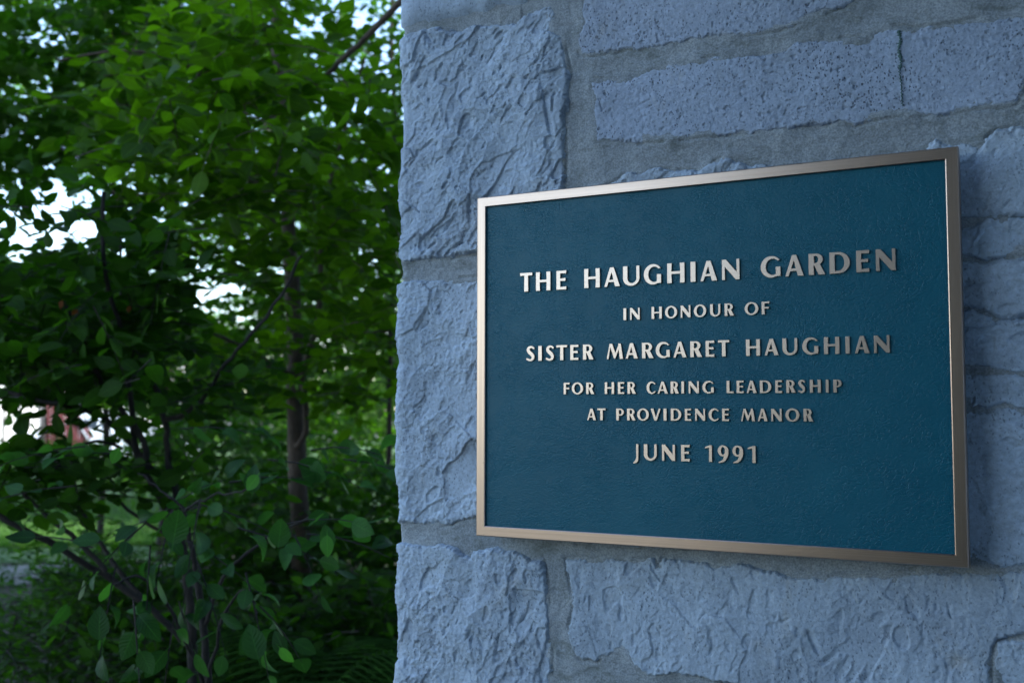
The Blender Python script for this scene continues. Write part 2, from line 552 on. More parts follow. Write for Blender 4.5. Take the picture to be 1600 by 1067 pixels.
S6 = P2([(900, 508), (1200, 498), (1520, 486), (1543, 491), (1554, 503), (1580, 503), (1604, 500), (1700, 508), (1760, 508), (1760, 586), (1680, 580), (1604, 580), (1570, 578), (1530, 572), (1200, 580), (900, 582)])
S7 = P2([(900, 590), (1200, 588), (1530, 580), (1570, 586), (1604, 588), (1680, 588), (1760, 594), (1760, 640), (1660, 636), (1604, 640), (1570, 628), (1545, 638), (1520, 634), (1200, 640), (900, 640)])
S8 = P2([(900, 648), (1200, 648), (1520, 642), (1545, 646), (1572, 636), (1604, 647), (1660, 644), (1760, 648), (1760, 890), (1700, 884), (1660, 886), (1600, 884), (1560, 888), (1520, 880), (1450, 862), (1200, 858), (900, 850)])

# (outline, style, h0, edge width)
front = [(C1, 'rock', 0.0065, 0.005), (C2, 'rock', 0.0065, 0.005), (C3, 'rock', 0.0065, 0.005), (C4, 'rock', 0.0060, 0.005),
         (B1, 'mild', 0.0045, 0.0035), (B2, 'mild', 0.003, 0.0035), (S1, 'flat', 0.0030, 0.0035), (S2, 'flat', 0.0028, 0.0035),
         (S3, 'mild', 0.006, 0.007), (S4, 'mild', 0.004, 0.006), (S5, 'ledge', 0.005, 0.007), (S6, 'ledge', 0.006, 0.007), (S7, 'mild', 0.004, 0.006), (S8, 'ledge', 0.005, 0.007)]
rock_labels = {}


GOUGES = []       # deep tool and frost marks: (x0, z0, x1, z1, half width, depth)
for (ax, ay, bx, by, w_, dp) in [(853, 152, 862, 208, .0040, .0045), (868, 150, 866, 175, .0025, .004), (640, 330, 634, 350, .0022, .004), (683, 380, 664, 396, .0024, .004), (738, 312, 736, 342, .004, .005),
                                 (664, 48, 676, 66, .003, .004), (1318, 1052, 1352, 1000, .0045, .006), (1334, 1058, 1376, 990, .0045, .006), (1356, 1060, 1392, 985, .004, .005), (1325, 1018, 1378, 968, .005, .007),
                                 (1290, 1035, 1318, 1012, .003, .004), (1264, 990, 1276, 1016, .0030, .004), (1018, 885, 1030, 905, .002, .004), (1145, 905, 1152, 924, .0018, .004), (1236, 52, 1262, 26, .0018, .003),
                                 (655, 118, 648, 128, .003, .004), (700, 360, 712, 344, .002, .003), (705, 470, 690, 488, .002, .003), (735, 595, 741, 575, .003, .004), (690, 540, 700, 522, .002, .003), (1480, 945, 1486, 962, .0015, .003)]:
    GOUGES.append((*wall_xz(ax, ay, WY), *wall_xz(bx, by, WY), w_, dp))


def gouge(u, v):
    h = 0.0
    for x0, z0, x1, z1, w_, dp in GOUGES:
        ex, ez = x1 - x0, z1 - z0
        L2 = ex * ex + ez * ez
        k = ((u - x0) * ex + (v - z0) * ez) / L2
        t = np.clip(k, 0, 1)
        s_ = ((u - x0) * ez - (v - z0) * ex) / math.sqrt(L2)           # signed side: steep on one side, sloping on the other
        d = np.hypot(u - x0 - t * ex, v - z0 - t * ez)
        wl = np.where(s_ > 0, w_ * 0.7, w_ * 2.2)
        h = h - dp * np.clip(1 - d / wl, 0, 1)
    return h


def relief(u, v, style, seed):
    wx = u + 0.0045 * fbm(u * 20, v * 20, seed + 50, 3)
    wy = v + 0.0045 * fbm(u * 20, v * 20, seed + 70, 3)
    th = 0.8 + 0.55 * math.sin(seed - 24)
    amp = {37: 0.62, 50: 0.85}.get(seed, 1.0)
    a, b = wx * math.cos(th) + wy * math.sin(th), -wx * math.sin(th) + wy * math.cos(th)
    patch = smooth01((fbm(u * 15, v * 15, seed + 88, 3) + 0.25) / 0.6)      # rough and smooth areas of one face
    fine = 0.0011 * fbm(u * 150, v * 150, seed + 21, 3, 0.7) * (0.50 + 0.50 * patch)
    if style in ('rock', 'ledge', 'mild'):
        f1, f2, cid = worley(a * 13, b * 20, seed)
        g1, g2, gid = worley(a * 42 + 3, b * 55, seed + 3)
        h = 0.0052 * fbm(u * 9, v * 9, seed + 9, 3, 0.45) + 0.0040 * (cid - 0.5) + 0.0050 * (f1 ** 2 - 0.25)
        h = h + 0.0014 * (gid - 0.5) + 0.0012 * (g1 ** 2 - 0.25) + 0.0013 * fbm(u * 40, v * 40, seed + 15, 3, 0.5) * (0.3 + patch)
        h = h + fine
        # small conchoidal chips: a sharp edge on one side, a slope on the other
        for sc_, dep, th_ in ((17, 0.0042, 0.42), (38, 0.0024, 0.36)):
            r = fbm(a * sc_, b * sc_ * 1.9, seed + 33 + sc_, 2)
            m = np.clip((r - th_) / 0.07, 0, 1)
            h = h - amp * dep * m * smooth01((fbm(u * 10, v * 10, seed + 3 + sc_, 2) + 0.45) / 0.4)
        if style == 'mild':
            h = h * 0.50 + 0.05 * fine
        if style == 'ledge':
            lv = v + 0.014 * fbm(u * 9, v * 6, seed + 44, 3)
            k = lv * 19
            fr = k - np.floor(k)
            h = h * 0.6 + 0.0035 * (hash2(np.floor(k), np.floor(k) * 0, seed) - 0.5) - 0.0015 * (1 - smooth01(np.minimum(fr, 1 - fr) / 0.08))
    else:
        h = 0.0018 * fbm(u * 6, v * 8, seed + 9, 3) + 0.0006 * fbm(u * 38, v * 38, seed + 21, 3, 0.5) + fine * 0.50
        p = fbm(wx * 110, wy * 140, seed + 31, 2, 0.6)
        msk = smooth01((fbm(u * 12, v * 12, seed + 41, 3) + 0.35) / 0.5)
        h = h - 0.0016 * smooth01((p - 0.52) / 0.12) * msk
    return h


def stone_mesh(name, outline, style, h0, edge, seed, us, vs, mat, clampfn=None, grow=0.0):
    U, V = np.meshgrid(us, vs, indexing='ij')
    pu = U + 0.0020 * fbm(U * 45, V * 45, seed + 100, 3, 0.6) + 0.0016 * vnoise(U * 230, V * 230, seed + 5)
    pv = V + 0.0020 * fbm(U * 45, V * 45, seed + 200, 3, 0.6) + 0.0016 * vnoise(U * 230, V * 230, seed + 6)
    d = sdf_poly(pu, pv, outline) + grow
    e = edge * (1 + 0.8 * fbm(U * 30, V * 30, seed + 300, 2))
    e = np.clip(e, 0.002, 0.02)
    body = h0 + relief(U, V, style, seed) + gouge(U + 0.0012 * vnoise(U * 120, V * 120, 3), V)
    body = np.maximum(body, 0.0010)
    low = -0.010
    prof = smooth01((d + 0.0035) / (e + 0.0035)) ** 0.7
    H = low + (body - low) * prof
    if clampfn is not None:
        H = clampfn(U, V, H)
    keep = d > -0.0055
    idx = np.arange(U.size).reshape(U.shape)
    q = keep[:-1, :-1] | keep[1:, :-1] | keep[1:, 1:] | keep[:-1, 1:]
    F = np.stack([idx[:-1, :-1], idx[1:, :-1], idx[1:, 1:], idx[:-1, 1:]], -1)[q]
    used = np.zeros(U.size, bool)
    used[F.ravel()] = True
    remap = np.cumsum(used) - 1
    W = wmap(U, V, H).reshape(-1, 3)[used]
    F = remap[F]
    return mesh_np(name, W, F, mat, True)


def plaque_clamp(U, V, H):
    inside = (U > -0.004) & (U < 0.616) & (V > -0.004) & (V < 0.462)
    return np.where(inside, np.minimum(H, 0.018), H)


def axis(a, b, fine, f0=-0.24, f1=0.80, coarse=0.012):
    """sample positions: fine inside the seen part, coarse outside"""
    out = [a]
    x = a
    while x < b - 1e-9:
        x += fine if (f0 <= x <= f1) else coarse
        out.append(min(x, b))
    return np.unique(np.array(out))


wall = ob("stone_wall", None, loc=(0, 0, 0), label="pale blue-grey limestone wall end in rough blocks behind the plaque", cat="wall")
FINE = 0.0012
for i, (poly, style, h0, e) in enumerate(front):
    a = np.array(poly)
    us = axis(a[:, 0].min() - 0.008, a[:, 0].max() + 0.008, FINE, CX - 0.06, 0.75)
    vs = axis(a[:, 1].min() - 0.008, a[:, 1].max() + 0.008, FINE, -0.25, 0.72)
    m = M_stone2 if style == 'flat' else M_stone
    ob("stone", stone_mesh("stone", poly, style, h0, e, 11 + i * 13, us, vs, m, plaque_clamp, 0.0028 if i >= 8 else 0.0), wall)

# courses of the rest of the facade, above, below and to the right of the part in the frame
VT, VB = 7.0 - Z0, -Z0
allp = np.array([p for f in front for p in f[0]])
outer = []


def block(u0, v0, u1, v1):
    outer.append([(u0, v0), (u0, v1), (u1, v1), (u1, v0)])


U_END = 1.00
v = 0.735
k = 0
while v < VT - 0.05:
    hh = random.uniform(0.16, 0.27)
    t_ = min(v + hh, VT - 0.02)
    u = CX - random.choice((0.2, 0.34))
    while u < U_END:
        w_ = random.uniform(0.28, 0.62)
        block(u, v, min(u + w_, U_END), t_ - 0.022)
        u += w_ + 0.024
    v = t_
top_limit = 0.0
v = -0.262
while v > VB + 0.02:
    hh = random.uniform(0.16, 0.27)
    b_ = max(v - hh, VB - 0.02)
    u = CX - random.choice((0.2, 0.34))
    while u < U_END:
        w_ = random.uniform(0.28, 0.62)
        block(u, b_ + 0.022, min(u + w_, U_END), v)
        u += w_ + 0.024
    v = b_
v = -0.24
while v < 0.71:
    t_ = min(v + random.uniform(0.16, 0.24), 0.715)
    if t_ - v > 0.05:
        u = 0.815
        while u < U_END:
            w_ = random.uniform(0.28, 0.5)
            block(u, v, min(u + w_, U_END), t_ - 0.022)
            u += w_ + 0.024
    v = t_
for i, poly in enumerate(outer):
    a = np.array(poly)
    us = np.linspace(a[:, 0].min() - 0.008, a[:, 0].max() + 0.008, max(6, int(np.ptp(a[:, 0]) / 0.011)))
    vs = np.linspace(a[:, 1].min() - 0.008, a[:, 1].max() + 0.008, max(6, int(np.ptp(a[:, 1]) / 0.011)))
    ob("stone", stone_mesh("stone", poly, 'mild', 0.009, 0.012, 900 + i * 7, us, vs, M_stone), wall)

# mortar sheet
us = axis(CX - 0.4, U_END, 0.0020, CX - 0.03, 0.74, 0.02)
vs = axis(VB, VT, 0.0020, -0.24, 0.70, 0.03)
U, V = np.meshgrid(us, vs, indexing='ij')
D = np.full(U.shape, -1.0)
for poly, *_ in front:
    a = np.array(poly)
    m = (us > a[:, 0].min() - 0.05) & (us < a[:, 0].max() + 0.05)
    n = (vs > a[:, 1].min() - 0.05) & (vs < a[:, 1].max() + 0.05)
    sub = np.ix_(m, n)
    D[sub] = np.maximum(D[sub], sdf_poly(U[sub], V[sub], poly))
H = 0.0016 * fbm(U * 14, V * 26, 5, 4) + 0.0006 * fbm(U * 110, V * 170, 8, 3)
near = np.exp(-(D / 0.010) ** 2)
H = H + near * (0.0012 + 0.0030 * fbm(U * 17, V * 17, 77, 3))            # smeared up in places, cracked away in others
H = H - 0.0035 * np.exp(-((D + 0.0015) / 0.0016) ** 2) * smooth01((fbm(U * 13, V * 13, 61, 3) - 0.05) / 0.2)
H = np.where(D > 0.012, -0.006, H)
W = wmap(U, V, H).reshape(-1, 3)
idx = np.arange(U.size).reshape(U.shape)
F = np.stack([idx[:-1, :-1], idx[1:, :-1], idx[1:, 1:], idx[:-1, 1:]], -1)
kq = (D[:-1, :-1] < 0.02) | (D[1:, 1:] < 0.02)
ob("mortar", mesh_np("mortar", W, F[kq], M_mortar, True), wall)

# green stain down the crack in the second block
pts = [(1404, 48), (1407, 62), (1404, 78), (1408, 96), (1405, 112), (1408, 130), (1409, 150), (1410, 168)]
ctr = P2(pts)
V_, F_ = [], []
fine = []
for a, b in zip(ctr[:-1], ctr[1:]):
    for t in np.linspace(0, 1, 8, endpoint=False):
        fine.append((a[0] + (b[0] - a[0]) * t, a[1] + (b[1] - a[1]) * t))
for j, (x, z) in enumerate(fine):
    w_ = (0.0019 + 0.0007 * math.sin(j * 1.9) + 0.0007 * math.sin(j * 0.7)) * (1.1 if j < 30 else 0.45)
    w_ = max(w_ * 0.75, 0.0007)
    for sx in (-1, 0, 1):
        u_ = x + sx * w_ + 0.001 * math.sin(j * 2.7)
        hh = 0.0045 + relief(np.array([u_]), np.array([z]), 'flat', 11 + 7 * 13)[0]
        p = wmap(np.array([u_]), np.array([z]), np.array([max(hh, 0.0016) + (0.0007 if sx == 0 else -0.0008)]))[0]
        V_.append(p)
for j in range(len(fine) - 1):
    for s in (0, 1):
        a = j * 3 + s
        F_.append((a, a + 1, a + 4, a + 3))
ob("green_stain", mesh_np("green_stain", np.array(V_), np.array(F_), M_green_stain, True), wall)


def box_mesh(name, x0, x1, y0, y1, z0, z1, mat):
    V = np.array([[x, y, z] for x in (x0, x1) for y in (y0, y1) for z in (z0, z1)], float)
    F = np.array([[0, 1, 3, 2], [4, 6, 7, 5], [0, 4, 5, 1], [2, 3, 7, 6], [0, 2, 6, 4], [1, 5, 7, 3]])
    return mesh_np(name, V, F, mat)


# core and side face of the building behind the facade
ob("wall_core", box_mesh("wall_core", CX + 0.014, 5.0, WY + 0.020, 8.2, 0.0, 6.98, M_mortar), wall)
ob("coping", box_mesh("coping", CX - 0.05, 5.05, WY - 0.05, 8.25, 6.985, 7.10, M_stone), wall)
v = 0.02
while v < 6.9:
    hh = random.uniform(0.22, 0.34)
    y = 0.42
    while y < 8.1:
        w_ = random.uniform(0.5, 1.0)
        x_ = CX + 0.014
        y1 = min(y + w_, 8.2)
        t1 = min(v + hh - 0.022, 6.96)
        n1, n2 = 10, 7
        A, B = np.meshgrid(np.linspace(0, 1, n1), np.linspace(0, 1, n2), indexing='ij')
        e_ = smooth01(np.minimum(np.minimum(A, 1 - A) * (n1 - 1), np.minimum(B, 1 - B) * (n2 - 1)))
        Yg, Zg = y + A * (y1 - y), v + B * (t1 - v)
        Xg = x_ + 0.004 - e_ * (0.016 + 0.008 * fbm(Yg * 9, Zg * 9, int(v * 77), 3))
        ii = np.arange(n1 * n2).reshape(n1, n2)
        Fq = np.stack([ii[:-1, :-1], ii[:-1, 1:], ii[1:, 1:], ii[1:, :-1]], -1).reshape(-1, 4)
        ob("stone", mesh_np("stone", np.stack([Xg, Yg, Zg], -1).reshape(-1, 3), Fq, M_stone, True), wall)
        y = y1 + 0.022
    v += hh

# ------------------------------------------------------------------ unseen wall added on the right to block light from that side
shade_wing = ob("unseen_shade_wall", None, label="unseen stone wall added at a right angle to shade the plaque wall", cat="wall")
ob("wall_core", box_mesh("wall_core", 1.02, 5.0, -5.0, WY - 0.01, 0.0, 6.98, M_mortar), shade_wing)
ob("coping", box_mesh("coping", 0.96, 5.05, -5.05, WY - 0.06, 6.985, 7.10, M_stone), shade_wing)
v = 0.02
while v < 6.9:
    hh = random.uniform(0.26, 0.4)
    y = -4.98 + random.uniform(0, 0.1)
    while y < -0.1:
        w_ = random.uniform(0.4, 0.8)
        y1 = min(y + w_, -0.02)
        t1 = min(v + hh - 0.022, 6.96)
        A, B = np.meshgrid(np.linspace(0, 1, 10), np.linspace(0, 1, 7), indexing='ij')
        e_ = smooth01(np.minimum(np.minimum(A, 1 - A) * 9, np.minimum(B, 1 - B) * 6))
        Yg, Zg = y + A * (y1 - y), v + B * (t1 - v)
        Xg = 1.024 - e_ * (0.016 + 0.008 * fbm(Yg * 9, Zg * 9, int(v * 77), 3))
        ii = np.arange(70).reshape(10, 7)
        Fq = np.stack([ii[:-1, :-1], ii[:-1, 1:], ii[1:, 1:], ii[1:, :-1]], -1).reshape(-1, 4)
        ob("stone", mesh_np("stone", np.stack([Xg, Yg, Zg], -1).reshape(-1, 3), Fq, M_stone, True), shade_wing)
        y = y1 + 0.022
    v += hh

# ------------------------------------------------------------------ unseen flat roof added overhead to shade the right of the wall
shade_canopy = ob("unseen_shade_canopy", None, loc=(0.3, -0.9, 2.9), label="unseen flat wooden canopy added above the plaque to shade the wall", cat="canopy")
for k in range(9):
    ob("plank", box_mesh("plank", -0.24 + k * 0.104, -0.24 + k * 0.104 + 0.100, -0.86, 0.90, 0.0, 0.03, M_trunk), shade_canopy)
for y_ in (-0.80, 0.0, 0.80):
    ob("beam", box_mesh("beam", -0.24, 0.695, y_ - 0.04, y_ + 0.04, -0.12, -0.003, M_trunk), shade_canopy)
ob("fascia", box_mesh("fascia", -0.27, -0.243, -0.88, 0.91, -0.13, 0.05, M_trunk), shade_canopy)

# ------------------------------------------------------------------ the plaque
PW, PH = 0.61, 0.4575
plaque = ob("plaque", None, loc=(0, 0, Z0), label="blue memorial plaque with raised bronze lettering and bronze border", cat="plaque")
BW = 0.0135
BT = 0.0125
def frame_side(pts_o, pts_i, mat):
    """one mitred side: outer edge pts_o, inner edge pts_i (x,z), bevelled section"""
    prof = []
    (ox0, oz0), (ox1, oz1) = pts_o
    (ix0, iz0), (ix1, iz1) = pts_i
    # section positions from outside (0) to inside (1) with depth
    sec = [(0.0, 0.0185), (0.0, 0.0012), (0.09, 0.0), (0.93, 0.0), (1.0, 0.0008), (1.0, 0.0065)]
    V, F = [], []
    for end in (0, 1):
        o_ = (ox0, oz0) if end == 0 else (ox1, oz1)
        i_ = (ix0, iz0) if end == 0 else (ix1, iz1)
        for t, y in sec:
            V.append((o_[0] + (i_[0] - o_[0]) * t, y, o_[1] + (i_[1] - o_[1]) * t))
    n = len(sec)
    for j in range(n - 1):
        F.append((j, j + 1, n + j + 1, n + j))
    me = mesh_np("frame_side", np.array(V), np.array(F), mat)
    me.materials.append(M_panel)                 # the blue paint runs up the inner edge
    me.polygons[n - 2].material_index = 1
    return me


co = [(0, 0), (PW, 0), (PW, PH), (0, PH)]
ci = [(BW, BW), (PW - BW, BW), (PW - BW, PH - BW), (BW, PH - BW)]
for k in range(4):
    k2 = (k + 1) % 4
    ob("frame_side", frame_side((co[k], co[k2]), (ci[k], ci[k2]), M_br_h if k % 2 == 0 else M_br_v), plaque)
ob("panel", box_mesh("panel", 0.004, PW - 0.004, 0.0036, 0.0180, 0.004, PH - 0.004, M_panel), plaque)
for x_, z_ in ((0.05, 0.05), (PW - 0.05, 0.05), (0.05, PH - 0.05), (PW - 0.05, PH - 0.05)):
    ob("standoff", box_mesh("standoff", x_ - 0.006, x_ + 0.006, 0.0181, 0.055, z_ - 0.006, z_ + 0.006, M_br_v), plaque)

# ---- letter shapes, drawn as distance fields (cap height 1), negative inside
def G(w):
    n = 72
    x = np.arange(-0.20, w + 0.22, 1 / n)
    y = np.arange(-0.34, 1.12, 1 / n)
    return np.meshgrid(x, y, indexing='ij')


def pol(X, Y, pts): return -sdf_poly(X, Y, pts)
def ell(X, Y, cx, cy, rx, ry):
    k = np.hypot((X - cx) / rx, (Y - cy) / ry)
    g = np.hypot((X - cx) / rx ** 2, (Y - cy) / ry ** 2) + 1e-6
    return np.where(k > 0.2, k * (k - 1) / g, -min(rx, ry))
def rect(X, Y, x0, y0, x1, y1): return pol(X, Y, [(x0, y0), (x1, y0), (x1, y1), (x0, y1)])
def stem(X, Y, x0, s, y0=0.0, y1=1.0, fl=0.020):
    ts = np.linspace(0, 1, 9)
    L = [(x0 + fl * (1 - (2 * t - 1) ** 2), y0 + (y1 - y0) * t) for t in ts]
    Rr = [(x0 + s - fl * (1 - (2 * t - 1) ** 2), y0 + (y1 - y0) * t) for t in ts[::-1]]
    return pol(X, Y, L + Rr)
def bar(X, Y, x0, x1, yc, th, fl=0.018):
    """horizontal arm that widens a little at its free right end"""
    return pol(X, Y, [(x0, yc - th / 2), ((x0 + x1) / 2, yc - th / 2), (x1, yc - th / 2 - fl), (x1 + 0.012, yc + th / 2 + fl), ((x0 + x1) / 2, yc + th / 2), (x0, yc + th / 2)])
def stroke(X, Y, pts, rad):
    P_ = np.array(pts, float)
    Rd = np.array(rad, float)
    out, rr = [], []
    n = len(P_)
    for i in range(n - 1):
        p0, p1, p2, p3 = P_[max(i - 1, 0)], P_[i], P_[i + 1], P_[min(i + 2, n - 1)]
        for t in np.linspace(0, 1, 9, endpoint=False):
            out.append(0.5 * ((2 * p1) + (-p0 + p2) * t + (2 * p0 - 5 * p1 + 4 * p2 - p3) * t * t + (-p0 + 3 * p1 - 3 * p2 + p3) * t ** 3))
            rr.append(Rd[i] + (Rd[i + 1] - Rd[i]) * t)
    out.append(P_[-1]); rr.append(Rd[-1])
    d = np.full(X.shape, 9.0)
    for (a, b, ra, rb) in zip(out[:-1], out[1:], rr[:-1], rr[1:]):
        e = b - a
        t = np.clip(((X - a[0]) * e[0] + (Y - a[1]) * e[1]) / (e @ e + 1e-9), 0, 1)
        d = np.minimum(d, np.hypot(X - a[0] - t * e[0], Y - a[1] - t * e[1]) - (ra + (rb - ra) * t))
    return d


mn, mx_ = np.minimum, np.maximum
SB, TH, TN = 0.245, 0.135, 0.155          # bold stem, horizontal arm, thin diagonal


def glyph(c, w):
    X, Y = G(w)
    s = min(SB, w * 0.42)
    if c == 'I': d = stem(X, Y, 0, w)
    elif c == 'H': d = mn(mn(stem(X, Y, 0, s), stem(X, Y, w - s, s)), rect(X, Y, s * .6, 0.45, w - s * .6, 0.585))
    elif c == 'T': d = mn(stem(X, Y, w / 2 - s / 2, s, 0, 0.98), pol(X, Y, [(0.0, 0.85), (w / 2, 0.87), (w, 0.85), (w + .01, 1.01), (w / 2, 1.0), (-.01, 1.01)]))
    elif c == 'E': d = mn(mn(stem(X, Y, 0, s), bar(X, Y, s * .6, w, 0.925, TH)), mn(bar(X, Y, s * .6, w * 0.92, 0.525, TH * .95), bar(X, Y, s * .6, w, 0.075, TH)))
    elif c == 'F': d = mn(mn(stem(X, Y, 0, s), bar(X, Y, s * .6, w, 0.925, TH)), bar(X, Y, s * .6, w * 0.93, 0.51, TH * .95))
    elif c == 'L': d = mn(stem(X, Y, 0, s), bar(X, Y, s * .6, w, 0.075, TH))
    elif c in 'AV':
        Yk = Y if c == 'A' else 1 - Y
        Xk = X if c == 'A' else w - X
        xa = w * 0.47
        tri = pol(Xk, Yk, [(0, 0), (TN, 0), (xa + 0.005, 0.74), (w - s * 1.10, 0), (w, 0), (xa + 0.125, 1.0), (xa - 0.085, 1.0)])
        d = tri
        if c == 'A':
            hull = pol(X, Y, [(0.03, 0), (w - 0.1, 0), (xa + 0.06, 1), (xa - 0.03, 1)])
            d = mn(tri, mx_(rect(X, Y, 0, 0.235, w, 0.360), hull))
    elif c == 'U':
        o = mn(rect(X, Y, 0, 0.38, w, 1.0), ell(X, Y, w / 2, 0.38, w / 2, 0.40))
        i_ = mn(rect(X, Y, s, 0.38, w - 0.17, 1.3), ell(X, Y, (s + w - 0.17) / 2, 0.38, (w - 0.17 - s) / 2, 0.255))
        d = mx_(o, -i_)
    elif c == 'J':
        d = mn(stem(X, Y, w - s - 0.02, s, 0.25, 1.0, 0.012), stroke(X, Y, [(w - s / 2 - 0.02, 0.4), (w - s / 2 - 0.02, 0.18), (w - s / 2 - 0.06, 0.0), (w - s / 2 - 0.16, -0.12), (0.02, -0.17)], [s / 2 - .012, s / 2 - .015, .10, .075, .03]))
    elif c == 'N':
        d = mn(mn(stem(X, Y, 0.0, TN, 0, 1, 0.010), stem(X, Y, w - TN, TN, 0, 1, 0.010)), pol(X, Y, [(0, 1), (TN * 1.35, 1), (w, 0.20), (w, 0), (w - TN * 1.25, 0), (0.0, 0.82)]))
    elif c == 'M':
        a, b, m_ = w * 0.15, w * 0.87, w * 0.49
        d = pol(X, Y, [(0, 0), (0.135, 0), (a + 0.12, 0.95), (a + 0.04, 1)])
        d = mn(d, pol(X, Y, [(a + 0.01, 1), (a + 0.22, 1), (m_ + 0.12, 0.22), (m_ + 0.045, 0.03), (m_ - 0.05, 0.03)]))
        d = mn(d, pol(X, Y, [(m_ - 0.05, 0.03), (m_ + 0.045, 0.03), (b, 1), (b - 0.13, 1), (m_ - .01, 0.26)]))
        d = mn(d, pol(X, Y, [(b - 0.20, 1), (b - 0.01, 1), (w, 0), (w - 0.24, 0)]))
    elif c == 'O': d = mx_(ell(X, Y, w / 2, 0.5, w / 2, 0.52), -ell(X, Y, w / 2, 0.5, w / 2 - s * 0.98, 0.385))
    elif c == 'D':
        xc = max(w - 0.52, s * .9)
        o = mx_(mn(rect(X, Y, 0, 0, xc, 1), ell(X, Y, xc, 0.5, w - xc, 0.5)), -X)
        i_ = mx_(mn(rect(X, Y, s, 0.125, xc, 0.875), ell(X, Y, xc, 0.5, w - s - xc, 0.375)), s - 0.01 - X)
        d = mx_(o, -i_)
    elif c in 'GC':
        r = mx_(ell(X, Y, w * 0.54, 0.5, w * 0.54, 0.52), -ell(X, Y, w * 0.61, 0.5, w * 0.61 - s * 1.0, 0.385))
        r = mx_(r, X - (w * (0.97 if c == 'G' else 1.0)))
        if c == 'C':
            r = mx_(r, -pol(X, Y, [(w * .66, 0.76), (w * 1.5, 0.86), (w * 1.5, 0.13), (w * .66, 0.24)]))
            d = r
        else:
            r = mx_(r, -pol(X, Y, [(w * .62, 0.70), (w * .9, 0.79), (w * 1.5, 0.86), (w * 1.5, 0.40), (w * .62, 0.40)]))
            r = mx_(r, -pol(X, Y, [(w * .9, 0.5), (w * 1.5, 0.5), (w * 1.5, 0.0), (w * .9, 0.0)]))
            d = mn(r, stem(X, Y, w - s * 0.95, s * 0.95, 0.045, 0.50, 0.006))
    elif c in 'PR':
        yb = 0.40 if c == 'P' else 0.44
        wb = w if c == 'P' else w * 0.93
        xc = max(wb - 0.33, s * 1.1)
        yc, ry = (1 + yb) / 2, (1 - yb) / 2
        o = mn(rect(X, Y, s * .5, yb, xc, 1), ell(X, Y, xc, yc, wb - xc, ry))
        i_ = mn(rect(X, Y, s, yb + 0.12, xc, 0.88), ell(X, Y, xc, yc, max(wb - xc - 0.215, 0.06), ry - 0.12))
        i_ = mx_(i_, s - X)
        d = mn(mx_(mx_(o, -i_), s * .5 - X), stem(X, Y, 0, s))
        if c == 'R':
            d = mn(d, pol(X, Y, [(w * .36, 0.50), (w * .36 + 0.26, 0.50), (w + 0.05, 0.0), (w - 0.26, 0.0), (w * .36, .46)]))
    elif c == 'S':
        p_ = [(w - 0.09, 0.855), (w * .60, 0.945), (w * .30, 0.88), (w * .22, 0.73), (w * .38, 0.58), (w * .62, 0.45), (w * .79, 0.30), (w * .72, 0.13), (w * .42, 0.055), (0.06, 0.13)]
        d = stroke(X, Y, p_, [0.072, 0.068, 0.09, 0.115, 0.125, 0.125, 0.115, 0.09, 0.068, 0.072])
        d = mx_(mx_(d, X - (w - 0.035)), 0.0 - X)
    elif c == '1':
        d = mn(stem(X, Y, w - s, s, 0, 1.0, 0.008), pol(X, Y, [(0.0, 0.80), (0.02, 0.90), (w - s * .5, 1.02), (w - s * .5, 0.86)]))
    elif c == '9':
        r = mx_(ell(X, Y, w * .5, 0.68, w * .5, 0.335), -ell(X, Y, w * .49, 0.68, w * .5 - 0.205, 0.225))
        d = mn(r, stroke(X, Y, [(w - 0.115, 0.68), (w - 0.12, 0.50), (w - 0.19, 0.28), (w * .52, 0.09), (0.08, -0.01)], [0.115, 0.115, 0.105, 0.075, 0.035]))
    return X, Y, d


def contours(X, Y, d):
    """marching squares at 0; returns closed loops of points"""
    ins = d < 0
    nx, ny = d.shape
    nxt = {}

    def pt(i0, j0, i1, j1):
        a, b = d[i0, j0], d[i1, j1]
        t = a / (a - b)
        return (X[i0, j0] + (X[i1, j1] - X[i0, j0]) * t, Y[i0, j0] + (Y[i1, j1] - Y[i0, j0]) * t)
    code = ins[:-1, :-1] * 1 + ins[1:, :-1] * 2 + ins[1:, 1:] * 4 + ins[:-1, 1:] * 8
    # edges: 0 bottom (i,j)-(i+1,j); 1 right; 2 top; 3 left -> segment lists, inside on the left
    tab = {1: [(0, 3)], 2: [(1, 0)], 3: [(1, 3)], 4: [(2, 1)], 5: [(0, 3), (2, 1)], 6: [(2, 0)], 7: [(2, 3)], 8: [(3, 2)], 9: [(0, 2)],
           10: [(1, 0), (3, 2)], 11: [(1, 2)], 12: [(3, 1)], 13: [(0, 1)], 14: [(3, 0)]}
    pos = {}

    def key(i, j, e):
        if e == 0: k, a = (i, j, 0), (i, j, i + 1, j)
        elif e == 1: k, a = (i + 1, j, 1), (i + 1, j, i + 1, j + 1)
        elif e == 2: k, a = (i, j + 1, 0), (i, j + 1, i + 1, j + 1)
        else: k, a = (i, j, 1), (i, j, i, j + 1)
        if k not in pos: pos[k] = pt(*a)
        return k
    for i, j in zip(*np.nonzero((code > 0) & (code < 15))):
        for a, b in tab[int(code[i, j])]:
            nxt[key(i, j, a)] = key(i, j, b)
    loops = []
    while nxt:
        k0 = next(iter(nxt))
        lp_ = [pos[k0]]
        k = nxt.pop(k0)
        while k != k0 and k in nxt:
            lp_.append(pos[k])
            k = nxt.pop(k)
        if len(lp_) > 8:
            # drop near-collinear points
            P_ = np.array(lp_)
            keep = []
            last = P_[0]
            for q in range(len(P_)):
                a, b, c = last, P_[q], P_[(q + 1) % len(P_)]
                cr = abs((b[0] - a[0]) * (c[1] - a[1]) - (b[1] - a[1]) * (c[0] - a[0]))
                if q == 0 or cr > 0.00012 * max(np.hypot(*(c - a)), 0.01) * 10:
                    keep.append(b)
                    last = b
            loops.append(keep)
    return loops


